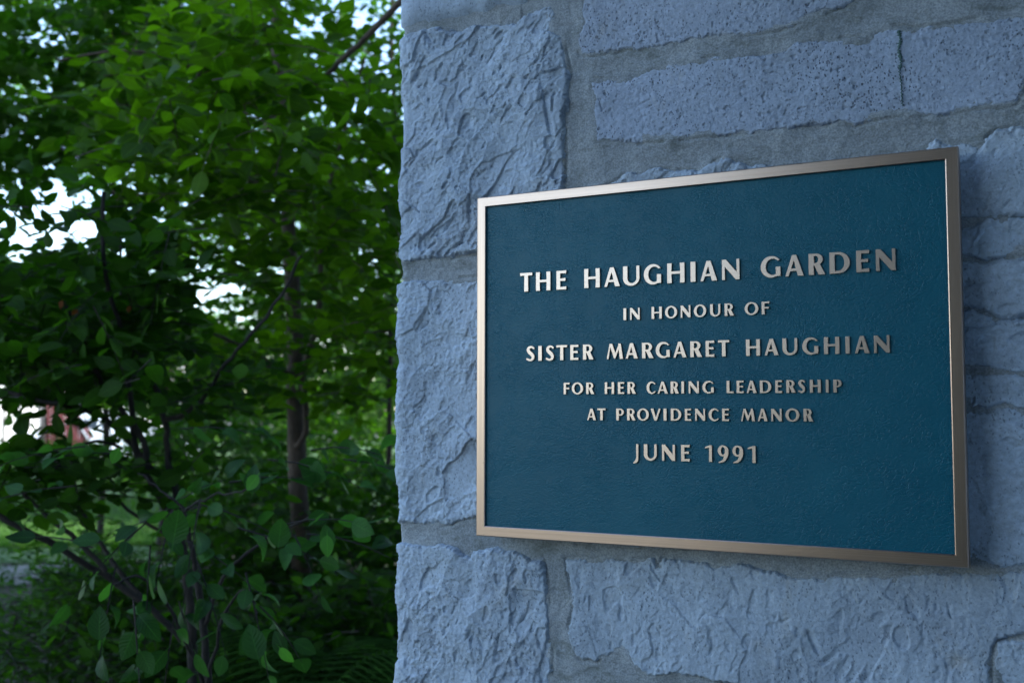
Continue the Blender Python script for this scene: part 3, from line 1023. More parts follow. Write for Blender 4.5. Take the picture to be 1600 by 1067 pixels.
def letter_mesh(c, w, h):
    X, Y, d = glyph(c, w)
    loops = contours(X, Y, d)
    cu = bpy.data.curves.new("letter", 'CURVE')
    cu.dimensions = '2D'
    cu.fill_mode = 'BOTH'
    for L in loops:
        sp = cu.splines.new('POLY')
        sp.points.add(len(L) - 1)
        for q, (x, y) in enumerate(L):
            sp.points[q].co = (x * h, y * h, 0, 1)
        sp.use_cyclic_u = True
    cu.extrude = 0.00135
    cu.bevel_depth = 0.00028
    cu.bevel_resolution = 0
    cu.offset = -0.00015
    cu.materials.append(M_br_l)
    tmp = bpy.data.objects.new("letter_curve", cu)
    me = bpy.data.meshes.new_from_object(tmp)
    bpy.data.objects.remove(tmp)
    bpy.data.curves.remove(cu)
    me.transform(Matrix.Rotation(math.pi / 2, 4, 'X'))
    me.name = "letter"
    return me


LINES = [
    ("THEHAUGHIANGARDEN", (456.0, 822, 422.4, 1390), (427.0, 822, 387.8, 1392),
     [(812.4, 832), (837, 860.4), (869, 885), (912.4, 937.6), (943.6, 969), (973, 999.6), (1005.4, 1033.4), (1042, 1070), (1078.4, 1087.2), (1093.6, 1121), (1127.4, 1156), (1188, 1220), (1226.4, 1256), (1263, 1288), (1295.6, 1328.4), (1337.4, 1358.4), (1368, 1400)]),
    ("INHONOUROF", (500.4, 976, 491.0, 1196), (482.0, 976, 470.8, 1196),
     [(973.6, 979), (984, 1000), (1017.6, 1034.6), (1038.6, 1058.6), (1063, 1079.4), (1083.6, 1104), (1109, 1126), (1131.6, 1146.6), (1163, 1185.4), (1189.6, 1202.4)]),
    ("SISTERMARGARETHAUGHIAN", (563.6, 843, 551.2, 1378), (540.8, 843, 523.4, 1378),
     [(822, 836), (840.6, 847), (852.4, 866.4), (869, 886.4), (890.6, 904), (910.4, 927), (947.4, 974), (977, 997), (1002.6, 1020.6), (1024, 1047), (1051.6, 1073), (1078, 1096.4), (1102, 1116.4), (1121.6, 1140), (1165, 1188), (1194, 1217), (1222, 1246.4), (1253, 1279), (1287, 1312), (1320.6, 1328), (1335, 1359), (1365, 1390.6)]),
    ("FORHERCARINGLEADERSHIP", (615.8, 885, 613.3, 1308), (597.5, 885, 593.0, 1308),
     [(880.3, 890.4), (892.9, 911.5), (915.4, 928.3), (944.4, 960), (965, 975.6), (980, 993.3), (1009.7, 1025.4), (1027, 1044), (1047.3, 1060.5), (1064.2, 1069.3), (1075.5, 1092.5), (1097, 1115.7), (1134.8, 1146.7), (1150.5, 1162.4), (1166, 1182.6), (1186.7, 1205.7), (1210.8, 1222.3), (1228, 1242.8), (1246.7, 1258.9), (1264.8, 1283), (1289.8, 1295.2), (1301.6, 1315.7)]),
    ("ATPROVIDENCEMANOR", (656.4, 925, 658.4, 1262), (638.3, 925, 638.0, 1262),
     [(916.9, 931.7), (933, 946.6), (962.4, 975.3), (979.3, 992.8), (995, 1014.4), (1016, 1032.6), (1036.3, 1042), (1047.7, 1065), (1069.6, 1080.2), (1085.6, 1102.3), (1106.7, 1124.2), (1127.8, 1139.4), (1157.3, 1180), (1183.3, 1200), (1204.5, 1222), (1226.8, 1249.6), (1255, 1270)]),
    ("JUNE1991", (719.6, 1016, 722.5, 1170), (694.2, 1016, 696.0, 1170),
     [(989, 998.4), (1005.5, 1026.7), (1033.8, 1055.2), (1063.7, 1078), (1100.8, 1112.9), (1121, 1138.7), (1143.8, 1161.8), (1167.7, 1181.2)]),
]
LY = 0.0012
for text, bl, tl, xs in LINES:
    z0 = (wall_xz(bl[1], bl[0], LY)[1] + wall_xz(bl[3], bl[2], LY)[1]) / 2
    z1 = (wall_xz(tl[1], tl[0], LY)[1] + wall_xz(tl[3], tl[2], LY)[1]) / 2
    h = z1 - z0
    for c, (xa, xb) in zip(text, xs):
        f = (xa + xb) / 2
        ym = (bl[0] + tl[0]) / 2 + ((bl[2] + tl[2]) / 2 - (bl[0] + tl[0]) / 2) * (f - bl[1]) / (bl[3] - bl[1])
        X0, X1 = wall_xz(xa, ym, LY)[0] + 0.0003, wall_xz(xb, ym, LY)[0] - 0.0004
        w = (X1 - X0) / h
        ob("letter", letter_mesh(c, w, h), plaque, loc=(X0, LY + 0.0016, z0))
#SCENE_PART_2
# ------------------------------------------------------------------ foliage tools
def leaf_template(rows, width, fold=0.10, curl=0.10, stalk=True, twist=0.0):
    prof = lambda t: width * (math.sin(math.pi * min(1, t ** 0.80)) ** 0.80) if 0 < t < 1 else 0.0
    V, F, T = [], [], []
    for t in rows:
        w_ = prof(t)
        z = -curl * (t - 0.35) ** 2
        tw = twist * (t - 0.3)
        V += [(t, -w_, z + (fold + tw) * w_ * 2), (t, 0, z), (t, w_, z + (fold - tw) * w_ * 2)]
        T += [(t, 0.0), (t, 0.5), (t, 1.0)]
    n = len(rows)
    for j in range(n - 1):
        a = j * 3
        if j == 0:
            F += [(a + 1, a + 3, a + 4), (a + 1, a + 4, a + 5)]
        elif j == n - 2:
            F += [(a, a + 4, a + 1), (a + 1, a + 4, a + 2)]
        else:
            F += [(a, a + 3, a + 4), (a, a + 4, a + 1), (a + 1, a + 4, a + 5), (a + 1, a + 5, a + 2)]
    if stalk:
        b = len(V)
        V += [(-0.30, 0, -0.05), (0.0, 0.012, -0.012), (0.0, -0.012, -0.012)]
        T += [(0, .5)] * 3
        F += [(b, b + 1, b + 2)]
    V, T, F = np.array(V), np.array(T), np.array(F)
    used = np.unique(F)
    rm = np.zeros(len(V), int)
    rm[used] = np.arange(len(used))
    return V[used], rm[F], T[used]


def add_uv(me, T):
    uv = me.uv_layers.new(name="leaf_uv")
    li = np.zeros(len(me.loops), np.int32)
    me.loops.foreach_get("vertex_index", li)
    uv.data.foreach_set("uv", np.asarray(T, np.float32)[li].ravel())


FULL_ROWS = [0, .08, .22, .42, .62, .80, .92, 1]
LEAF_FULL = leaf_template(FULL_ROWS, 0.34, stalk=True)
VARIANTS = [LEAF_FULL, leaf_template(FULL_ROWS, 0.31, 0.16, 0.42, True, 0.25), leaf_template(FULL_ROWS, 0.37, 0.05, -0.22, True, -0.2), leaf_template(FULL_ROWS, 0.29, 0.28, 0.7, True, 0.5)]
LEAF_MID = leaf_template([0, .15, .42, .75, 1], 0.34, stalk=False)
LEAF_LOW = leaf_template([0, .35, .75, 1], 0.36, stalk=False)
LEAF_SLIM = leaf_template([0, .15, .42, .75, 1], 0.16, stalk=False)


def unit(v):
    return v / (np.linalg.norm(v, axis=-1, keepdims=True) + 1e-9)


def frames(D, N):
    X = unit(D)
    Y = unit(np.cross(N, X))
    Z = np.cross(X, Y)
    return np.stack([X, Y, Z], -1)          # columns


def tube(pts, rad, sides=6):
    P_ = np.array(pts, float)
    n = len(P_)
    T = unit(np.gradient(P_, axis=0))
    ref = np.array([0.31, 0.17, 0.93])
    A = unit(np.cross(T, ref))
    B = np.cross(T, A)
    an = np.linspace(0, 2 * np.pi, sides, endpoint=False)
    V = P_[:, None] + np.array(rad)[:, None, None] * (np.cos(an)[None, :, None] * A[:, None] + np.sin(an)[None, :, None] * B[:, None])
    i = np.arange(n * sides).reshape(n, sides)
    F = np.stack([i[:-1], np.roll(i[:-1], -1, 1), np.roll(i[1:], -1, 1), i[1:]], -1).reshape(-1, 4)
    return V.reshape(-1, 3), F


def curve_pts(pts, n=14, wob=0.0):
    P_ = np.array(pts, float)
    m = len(P_)
    out = []
    for i in range(m - 1):
        p0, p1, p2, p3 = P_[max(i - 1, 0)], P_[i], P_[i + 1], P_[min(i + 2, m - 1)]
        k = max(3, n // (m - 1))
        for t in np.linspace(0, 1, k, endpoint=False):
            out.append(0.5 * ((2 * p1) + (-p0 + p2) * t + (2 * p0 - 5 * p1 + 4 * p2 - p3) * t * t + (-p0 + 3 * p1 - 3 * p2 + p3) * t ** 3))
    out.append(P_[-1])
    out = np.array(out)
    if wob: out[1:-1] += rng.normal(0, wob, (len(out) - 2, 3))
    return out


class Plant:
    def __init__(s, name, base, label, cat, group=None, mat=None, bark=None):
        s.base = np.array(base, float)
        s.root = ob(name, None, loc=tuple(base), label=label, cat=cat, group=group)
        s.P, s.D, s.N, s.S = [], [], [], []
        s.tw = []
        s.mat, s.bark = mat, bark or M_bark

    def branch(s, pts, r0, r1, name="branch", sides=8, wob=0.0022, n=16):
        c = curve_pts(pts, n, wob)
        V, F = tube(c, np.linspace(r0, r1, len(c)) * 0.88 * (1 + 0.05 * rng.normal(size=len(c))), sides)
        ob(name, mesh_np(name, V - s.base, F, s.bark, True), s.root)
        return c

    def spray(s, p0, d, L, n, size, lift=0.6, droop=0.25, twig=True, flat=0.35):
        d = unit(np.array(d, float))
        ts = (np.arange(n) + 0.6) / n
        side = unit(np.cross(d, [0, 0, 1.0]))
        base = p0 + np.outer(ts * L, d) + np.outer(ts ** 2 * L, [0, 0, -droop])
        sg = np.where(np.arange(n) % 2 == 0, 1, -1)[:, None]
        D = d * 0.7 + sg * side * rng.uniform(0.5, 1.0, (n, 1)) + rng.normal(0, 0.25, (n, 3)) + np.array([0, 0, -0.20])
        D[-1] = d + rng.normal(0, .2, 3)
        N = np.array([0, 0, 1.0]) * lift + rng.normal(0, flat, (n, 3))
        s.P.append(base + unit(D) * 0.012)
        s.D.append(D)
        s.N.append(N)
        s.S.append(size * rng.uniform(0.7, 1.12, n))
        if twig:
            t2 = np.linspace(0, 1, 4)
            s.tw.append((p0 + np.outer(t2 * L, d) + np.outer(t2 ** 2 * L, [0, 0, -droop]), np.linspace(0.0022, 0.0008, 4)))

    def region(s, px, py, rx, ry, d0, d1, nspray, size, L=0.28, n=8, avoid=None, dirbias=None, **kw):
        k = 0
        tries = 0
        while k < nspray and tries < nspray * 6:
            tries += 1
            a, r = rng.uniform(0, 2 * np.pi), math.sqrt(rng.uniform())
            x, y = px + rx * r * math.cos(a), py + ry * r * math.sin(a)
            if avoid is not None and avoid(x, y):
                continue
            p = at(x, y, rng.uniform(d0, d1))
            dd = rng.normal(0, 1, 3) * np.array([1, 1, 0.35])
            if dirbias is not None: dd = dd + np.array(dirbias)
            s.spray(p - unit(dd) * L / 2, dd, L * rng.uniform(0.7, 1.2), n, size, **kw)
            k += 1

    def finish(s, tmpl_far=LEAF_MID, tmpl_near=LEAF_FULL, maxobj=300, extra=None):
        P_, D, N, S = (np.concatenate(a) for a in (s.P, s.D, s.N, s.S))
        ok = ~((P_[:, 0] > CX - 0.10) & (P_[:, 1] > WY - 0.25) & (P_[:, 1] < 8.6)) & (P_[:, 2] > 0.01)
        ok &= np.linalg.norm(P_ - CAM, axis=1) > 1.2
        P_, D, N, S = P_[ok], D[ok], N[ok], S[ok]
        Fm = frames(D, N)
        x, y, z = project(P_)
        vis = (x > -40) & (x < 640) & (y > -40) & (y < 1100) & (z > 0)
        app = np.where(vis, S * FPX / np.maximum(z, .1), 0)
        order = np.argsort(-app)
        sel = order[:maxobj]
        sel = sel[app[sel] > 10]
        rest = np.ones(len(P_), bool)
        rest[sel] = False
        mes = []
        for T_ in (VARIANTS if tmpl_near is LEAF_FULL else [tmpl_near]):
            me = mesh_np("leaf", T_[0], T_[1], s.mat, True)
            add_uv(me, T_[2])
            mes.append(me)
        for i in sel:
            o = ob("leaf", mes[int(rng.integers(len(mes)))], s.root)
            M = Matrix(((Fm[i] * S[i]).tolist())).to_4x4()
            M.translation = Vector(P_[i] - s.base)
            o.matrix_local = M
        r = np.nonzero(rest)[0]
        if len(r):
            tv, tf, tt = tmpl_far
            V = (np.einsum('nij,kj->nki', Fm[r] * S[r][:, None, None], tv) + (P_[r] - s.base)[:, None]).reshape(-1, 3)
            F = (tf[None] + (np.arange(len(r)) * len(tv))[:, None, None]).reshape(-1, 3)
            me = mesh_np("leaves", V, F, s.mat, True)
            add_uv(me, np.tile(tt, (len(r), 1)))
            ob("leaves", me, s.root, kind="stuff")
        if s.tw:
            Vs, Fs, o_ = [], [], 0
            for c, rad in s.tw:
                if c[:, 0].max() > CX - 0.08 and c[:, 1].max() > -0.2: continue
                V, F = tube(c, rad, 3)
                Vs.append(V); Fs.append(F + o_); o_ += len(V)
            if Vs:
                ob("twigs", mesh_np("twigs", np.concatenate(Vs) - s.base, np.concatenate(Fs), s.bark), s.root, kind="stuff")
        return len(P_)


def gaps(x, y, fill=0.0):
    """openings between the crowns through which the sky shows"""
    g = ((x - 45) / 85) ** 2 + ((y - 340) / 42) ** 2 < 1 or ((x - 312) / 36) ** 2 + ((y - 450) / 52) ** 2 < 1
    g = g or ((x - 150) / 42) ** 2 + ((y - 330) / 42) ** 2 < 1 or ((x - 90) / 60) ** 2 + ((y - 55) / 20) ** 2 < 1
    g = g or ((x - 475) / 45) ** 2 + ((y - 30) / 20) ** 2 < 1 or ((x - 112) / 44) ** 2 + ((y - 630) / 34) ** 2 < 1
    g = g or ((x - 25) / 36) ** 2 + ((y - 650) / 22) ** 2 < 1
    return g and rng.uniform() > fill


def thin(x, y):
    return gaps(x, y, 0.42)


# ------------------------------------------------------------------ the tree with the grey-brown trunk
b0 = at(466, 1190, 4.6); b0[2] = 0
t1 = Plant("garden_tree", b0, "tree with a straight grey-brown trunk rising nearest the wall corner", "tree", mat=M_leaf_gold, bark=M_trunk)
tr = t1.branch([b0, at(470, 850, 4.6), at(462, 640, 4.6), at(460, 500, 4.6), at(448, 330, 4.65), at(440, 180, 4.7), at(432, 40, 4.75), at(428, -160, 4.8)], 0.050, 0.026, "trunk", 12, 0.003, 40)
t1.branch([at(458, 590, 4.6), at(425, 572, 4.5), at(385, 545, 4.4), at(330, 520, 4.2)], 0.022, 0.006)
t1.branch([at(468, 600, 4.58), at(484, 545, 4.5), at(500, 470, 4.5), at(505, 330, 4.5), at(540, 200, 4.4), at(570, 90, 4.3)], 0.020, 0.006)
t1.branch([at(463, 700, 4.55), at(478, 668, 4.5), at(474, 600, 4.5)], 0.012, 0.016)
t1.branch([at(452, 400, 4.6), at(400, 300, 4.4), at(350, 210, 4.1), at(300, 90, 3.9)], 0.020, 0.006)
t1.branch([at(444, 240, 4.7), at(405, 120, 4.8), at(398, 20, 4.9), at(395, -100, 5)], 0.022, 0.014)
t1.branch([at(500, 500, 4.5), at(560, 520, 4.6), at(640, 512, 4.8)], 0.010, 0.007)
t1.branch([at(486, 140, 3.6), at(530, 98, 3.5), at(580, 50, 3.4), at(640, -10, 3.3)], 0.009, 0.013)
t1.branch([at(440, 200, 4.7), at(380, 150, 4.3), at(290, 100, 4.0), at(200, 80, 3.9), at(90, 95, 3.9)], 0.013, 0.005)
t1.region(400, 190, 250, 220, 3.2, 5.6, 285, 0.078, 0.30, 8, avoid=thin)
t1.region(300, 170, 220, 130, 2.9, 3.8, 60, 0.080, 0.26, 8, avoid=thin)
t1.region(730, 260, 110, 260, 3.6, 5.4, 90, 0.08, 0.30, 8)
t1.region(575, 560, 60, 80, 4.0, 5.4, 26, 0.072, 0.24, 8)
t1.region(520, 350, 120, 180, 3.4, 5.4, 110, 0.078, 0.28, 8, avoid=thin)
t1.region(250, -460, 520, 300, 3.2, 7.5, 350, 0.11, 0.45, 9, twig=False)
t1.region(400, 560, 200, 80, 3.6, 5.6, 70, 0.075, 0.26, 8, avoid=thin)

# ------------------------------------------------------------------ multi-stemmed small tree on the left
b1 = at(290, 1300, 3.1); b1[2] = 0
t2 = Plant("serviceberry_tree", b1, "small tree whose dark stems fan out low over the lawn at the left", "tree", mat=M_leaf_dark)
fork = at(285, 850, 3.05)
t2.branch([b1, at(300, 1050, 3.08), at(296, 930, 3.05), fork], 0.018, 0.014, "trunk", 10)
t2.branch([fork, at(262, 800, 3.0), at(232, 750, 3.0), at(215, 712, 3.0), at(205, 640, 3.0), at(196, 560, 3.0), at(184, 500, 2.95), at(160, 400, 2.9), at(162, 300, 2.9)], 0.014, 0.006, n=30)
t2.branch([at(228, 745, 3.0), at(224, 690, 3.0), at(190, 640, 3.0), at(160, 600, 3.0), at(138, 550, 2.95), at(100, 470, 2.9)], 0.012, 0.005, n=24)
t2.branch([fork, at(272, 760, 3.0), at(262, 700, 3.0), at(256, 650, 3.0), at(240, 600, 3.05), at(216, 565, 3.1), at(190, 480, 3.2), at(190, 350, 3.3)], 0.013, 0.005, n=30)
t2.branch([at(256, 655, 3.0), at(285, 648, 2.95), at(320, 620, 2.9), at(345, 580, 2.85), at(380, 535, 2.8), at(430, 480, 2.8), at(470, 400, 2.75)], 0.009, 0.004, n=24)
t2.branch([at(240, 735, 3.0), at(200, 690, 3.0), at(165, 655, 2.95), at(110, 635, 2.9), at(45, 622, 2.9), at(-60, 590, 2.9)], 0.009, 0.006, n=24)
t2.branch([at(190, 700, 3.0), at(140, 690, 2.9), at(80, 740, 2.9)], 0.006, 0.004)
t2.branch([at(298, 1010, 3.06), at(235, 950, 3.0), at(165, 900, 2.95), at(75, 845, 2.85), at(0, 806, 2.8), at(-80, 770, 2.8)], 0.011, 0.009, n=24)
t2.branch([at(165, 892, 2.9), at(120, 845, 2.9), at(60, 795, 2.9), at(20, 740, 2.9)], 0.009, 0.006)
t2.branch([at(235, 950, 3.0), at(185, 890, 3.05), at(150, 835, 3.1), at(115, 778, 3.1), at(80, 700, 3.1)], 0.009, 0.006)
t2.branch([fork, at(220, 810, 3.1), at(170, 775, 3.1), at(130, 760, 3.1)], 0.007, 0.004)
t2.region(110, 430, 210, 160, 2.7, 3.9, 170, 0.070, 0.26, 8, avoid=thin)
t2.region(-330, 300, 260, 400, 2.6, 5.0, 160, 0.10, 0.40, 9, twig=False)
t2.region(60, 560, 160, 60, 2.6, 3.6, 60, 0.066, 0.22, 8, avoid=thin)
t2.region(240, 590, 160, 70, 2.8, 3.9, 42, 0.066, 0.24, 8, avoid=thin)
t2.region(80, 735, 150, 55, 2.5, 3.4, 52, 0.066, 0.22, 7)
t2.region(330, 740, 100, 40, 2.9, 3.8, 12, 0.066, 0.22, 7)

# ------------------------------------------------------------------ leafy shrub in front, with big oval leaves
b2 = at(330, 1500, 2.3); b2[2] = 0
t3 = Plant("leafy_shrub", b2, "low shrub with big oval blue-green leaves reaching toward the wall", "shrub", mat=M_leaf_near)
t3.branch([b2, at(325, 1150, 2.3), at(318, 980, 2.28), at(300, 860, 2.25), at(288, 800, 2.22)], 0.013, 0.004, "stem", n=20)
t3.branch([at(288, 800, 2.22), at(300, 790, 2.2), at(325, 778, 2.18), at(360, 769, 2.15), at(388, 765, 2.1)], 0.0035, 0.0018)
t3.branch([at(300, 860, 2.25), at(285, 795, 2.25), at(250, 765, 2.25), at(215, 740, 2.25)], 0.004, 0.002)
t3.branch([at(318, 980, 2.28), at(350, 900, 2.2), at(420, 840, 2.15), at(500, 800, 2.1)], 0.006, 0.002)
t3.branch([at(322, 1080, 2.3), at(350, 960, 2.15), at(385, 920, 2.05), at(402, 965, 2.0)], 0.005, 0.0016)
t3.branch([at(322, 1080, 2.3), at(260, 940, 2.15), at(210, 900, 2.1), at(150, 930, 2.05)], 0.005, 0.0016)
for (x, y, d, L, n, dx, dy) in [
        (235, 800, 2.25, .22, 6, -1, .1), (300, 845, 2.1, .18, 5, -.6, -.7), (170, 860, 2.2, .20, 6, -1, -.4), (350, 870, 2.1, .18, 5, .5, -.7), (230, 925, 2.05, .18, 6, -.5, -.8),
        (402, 960, 1.95, .16, 5, .4, -1), (440, 975, 2.0, .16, 4, .6, -.8), (165, 960, 2.0, .18, 5, -.5, -.8), (215, 1010, 1.95, .18, 6, -.2, -1), (330, 930, 2.05, .18, 6, .3, -.8),
        (450, 840, 2.05, .20, 6, .9, -.2), (505, 800, 2.05, .20, 6, 1, .1), (545, 835, 2.1, .18, 5, 1, -.2), (430, 735, 2.2, .20, 6, .9, .3), (490, 720, 2.2, .20, 6, 1, .2),
        (540, 690, 2.2, .18, 5, 1, .3), (600, 720, 2.3, .18, 5, 1, .0), (380, 800, 2.2, .20, 6, .8, 0), (300, 760, 2.3, .20, 6, -.2, .6), (90, 830, 2.3, .20, 5, -1, .1),
        (30, 760, 2.2, .22, 6, -1, .2), (50, 700, 2.3, .22, 6, -1, .2), (260, 1040, 2.0, .2, 6, -.3, -.8), (120, 700, 2.4, .2, 6, -.7, .3), (350, 660, 2.5, .2, 6, .5, .4),
        (250, 870, 2.1, .2, 6, -.3, -.5), (480, 870, 2.1, .14, 4, .6, -.7), (300, 1000, 2.05, .18, 5, .1, -1)]:
    right, up = CR[:, 0], np.array([0, 0, 1.0])
    dd = right * dx + up * dy * 0.8 + rng.normal(0, 0.3, 3)
    t3.spray(at(x, y, d) - unit(dd) * L * .5, dd, L, n, 0.057, lift=0.45, droop=0.25, flat=0.55)
# a few single leaves turned to the light
for (x, y, d, s_) in [(394, 770, 2.05, .056), (511, 862, 2.0, .052), (404, 1030, 1.9, .066), (447, 1022, 1.95, .050), (270, 850, 2.0, .070), (155, 1000, 1.95, .062), (435, 855, 2.0, .056)]:
    t3.P.append(np.array([at(x, y, d)])); t3.D.append(np.array([[rng.normal(0, .3), 0, 1.0]])); t3.N.append(np.array([-CR[:, 2] * -1.0 + rng.normal(0, .2, 3)])); t3.S.append(np.array([s_]))

# ------------------------------------------------------------------ trees farther back
def back_tree(px, dist, label, regions, mat, bark=M_bark, r=0.07, top=-100, size=0.085, lean=20, fork=True, name="background_tree"):
    b = at(px, 900, dist); b[2] = 0
    t = Plant(name, b, label, "tree", mat=mat, bark=bark, group="trees behind the garden")
    top_p = at(px + lean, top, dist)
    mid = (b + top_p) / 2 + np.array([0.1, 0, 0])
    t.branch([b, mid, top_p], r, r * 0.4, "trunk", 8, 0.01, 20)
    for (x, y, rx, ry, d0, d1, n, L) in regions:
        e = at(x, y, (d0 + d1) / 2)
        q = mid + (top_p - mid) * min(1, max(0, (e[2] - mid[2]) / (top_p[2] - mid[2] + 1e-6))) * 0.8
        t.branch([q, (q + e) / 2 + np.array([0, 0, 0.15]), e], r * 0.35, r * 0.10)
        t.region(x, y, rx, ry, d0, d1, n, size, L, 9, avoid=gaps, twig=False)
    return t


bt = []
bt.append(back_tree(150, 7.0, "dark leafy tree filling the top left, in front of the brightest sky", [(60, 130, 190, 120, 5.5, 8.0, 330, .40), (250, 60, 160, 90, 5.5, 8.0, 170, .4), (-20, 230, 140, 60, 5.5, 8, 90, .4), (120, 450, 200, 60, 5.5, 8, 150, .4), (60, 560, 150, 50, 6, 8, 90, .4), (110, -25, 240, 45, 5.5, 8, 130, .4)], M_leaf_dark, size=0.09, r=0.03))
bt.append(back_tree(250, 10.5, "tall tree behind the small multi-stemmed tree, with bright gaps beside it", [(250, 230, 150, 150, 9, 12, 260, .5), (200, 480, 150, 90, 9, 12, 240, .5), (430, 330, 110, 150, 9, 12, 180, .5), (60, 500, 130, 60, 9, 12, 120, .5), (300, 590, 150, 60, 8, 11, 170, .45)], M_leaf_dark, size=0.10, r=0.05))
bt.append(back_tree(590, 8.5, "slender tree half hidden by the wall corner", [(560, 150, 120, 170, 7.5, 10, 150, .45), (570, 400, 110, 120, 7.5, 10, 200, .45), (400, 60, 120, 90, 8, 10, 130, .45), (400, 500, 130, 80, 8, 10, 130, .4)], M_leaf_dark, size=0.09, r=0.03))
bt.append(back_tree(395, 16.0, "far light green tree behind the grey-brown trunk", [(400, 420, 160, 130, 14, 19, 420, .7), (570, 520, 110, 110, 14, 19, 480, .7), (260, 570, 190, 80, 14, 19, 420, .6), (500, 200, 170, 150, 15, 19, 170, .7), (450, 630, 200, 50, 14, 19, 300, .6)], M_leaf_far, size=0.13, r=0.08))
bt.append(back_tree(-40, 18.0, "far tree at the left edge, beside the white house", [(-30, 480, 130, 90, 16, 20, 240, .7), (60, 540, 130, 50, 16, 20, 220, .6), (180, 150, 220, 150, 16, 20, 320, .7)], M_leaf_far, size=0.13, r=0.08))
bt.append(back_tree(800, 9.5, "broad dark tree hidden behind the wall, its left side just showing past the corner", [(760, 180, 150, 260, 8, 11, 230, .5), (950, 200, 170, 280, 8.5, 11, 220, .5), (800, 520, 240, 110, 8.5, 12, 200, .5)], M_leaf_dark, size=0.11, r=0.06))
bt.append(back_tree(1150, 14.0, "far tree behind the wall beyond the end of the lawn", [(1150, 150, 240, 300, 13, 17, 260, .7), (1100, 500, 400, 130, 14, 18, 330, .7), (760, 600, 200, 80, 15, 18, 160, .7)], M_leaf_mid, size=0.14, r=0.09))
counts = [t.finish(LEAF_LOW, LEAF_MID) for t in bt]


# ------------------------------------------------------------------ undergrowth
def bush(name, px, py, dist, label, regions, mat, size, n=8, tm=LEAF_MID, cat="shrub", lift=0.6, near=LEAF_MID):
    b = at(px, py, dist); b[2] = 0
    t = Plant(name, b, label, cat, mat=mat)
    for k in range(5):
        e = at(px + rng.uniform(-60, 60), py - rng.uniform(20, 90), dist + rng.uniform(-.2, .2))
        t.branch([b + rng.normal(0, .04, 3) * [1, 1, 0], (b + e) / 2 + rng.normal(0, .05, 3), e], 0.010, 0.004, "stem", 5, 0.004, 8)
    for (x, y, rx, ry, d0, d1, k, L) in regions:
        t.region(x, y, rx, ry, d0, d1, k, size, L, n, twig=True, lift=lift)
    t.finish(tm, near)
    return t


bush("undergrowth_shrub", 560, 800, 5.6, "bright green bush between the tree trunk and the wall corner", [(560, 790, 110, 80, 4.8, 6.4, 200, .30), (480, 880, 160, 80, 4.5, 6, 220, .3)], M_leaf_mid, 0.060)
bush("undergrowth_shrub", 380, 850, 5.0, "dark bush behind the big-leaved shrub, left of the tree trunk", [(390, 860, 130, 110, 4.2, 5.8, 240, .30), (330, 710, 120, 60, 5, 7, 150, .3)], M_leaf_dark, 0.062)
bush("undergrowth_shrub", 760, 900, 5.5, "green bush behind the wall corner, mostly hidden by the stone", [(760, 860, 170, 130, 4.8, 6.6, 190, .32), (980, 860, 170, 110, 6, 7.5, 150, .34)], M_leaf_mid, 0.065)
bush("undergrowth_shrub", 420, 1010, 4.0, "deep green bush in full shade beneath the hanging leaves", [(400, 1010, 220, 80, 3.4, 4.6, 300, .28), (560, 960, 90, 90, 3.6, 4.6, 130, .28)], M_leaf_dark, 0.055)
bush("undergrowth_shrub", 60, 1010, 4.2, "dark low bush in the bottom left beside the path", [(90, 1040, 160, 60, 3.4, 4.6, 190, .25), (-20, 980, 80, 50, 3.6, 4.6, 40, .25)], M_leaf_dark, 0.055, tm=LEAF_SLIM, near=LEAF_SLIM)
bush("sumac_shrub", 130, 960, 4.6, "light green feathery shrub in front of the path at the left", [(185, 900, 100, 40, 4.0, 5.2, 110, .32), (150, 930, 110, 60, 4.0, 5.2, 150, .32), (240, 1000, 120, 70, 3.8, 5.0, 120, .32), (110, 830, 110, 40, 4.4, 5.4, 16, .32)], M_leaf_mid, 0.055, n=14, tm=LEAF_SLIM, near=LEAF_SLIM)
bush("hedge_shrub", 120, 760, 15, "clipped dark bush along the far edge of the lawn, left side", [(60, 735, 190, 34, 17, 19, 330, .5), (60, 700, 100, 14, 17, 19, 100, .5)], M_leaf_dark, 0.11, tm=LEAF_LOW)
bush("hedge_shrub", 400, 760, 15, "loose bush along the far edge of the lawn, behind the tree trunk", [(330, 730, 150, 60, 14, 18, 420, .5), (520, 700, 140, 70, 11, 15, 420, .5), (520, 620, 120, 50, 12, 16, 220, .5)], M_leaf_mid, 0.10, tm=LEAF_LOW)
om = mesh_np("leaf", LEAF_FULL[0], LEAF_FULL[1], M_orange, True)
add_uv(om, LEAF_FULL[2])
for (x, y, d_, s_) in [(97, 470, 2.75, .022), (121, 484, 2.8, .026), (203, 478, 2.9, .02)]:
    o = ob("leaf", om, t2.root, label="orange leaf turning early")
    p = at(x, y, d_) - t2.base
    M = Matrix((frames(np.array([[rng.normal(0, .4), 0.1, -1.0]]), np.array([CR[:, 2] + rng.normal(0, .3, 3)]))[0] * s_).tolist()).to_4x4()
    M.translation = Vector(p)
    o.matrix_local = M
t1.finish(LEAF_MID, LEAF_FULL)
t2.finish(LEAF_MID, LEAF_FULL)
t3.finish(LEAF_FULL, LEAF_FULL)
M_pale = leaf_material("pale_leaf", (0.045, 0.150, 0.025), (0.060, 0.190, 0.030), (2.0, 2.2, 0.7), 0.5, 0.5, 0.25)  # lighter green base colour for a few single leaves
ym = mesh_np("leaf", LEAF_FULL[0], LEAF_FULL[1], M_pale, True)
add_uv(ym, LEAF_FULL[2])
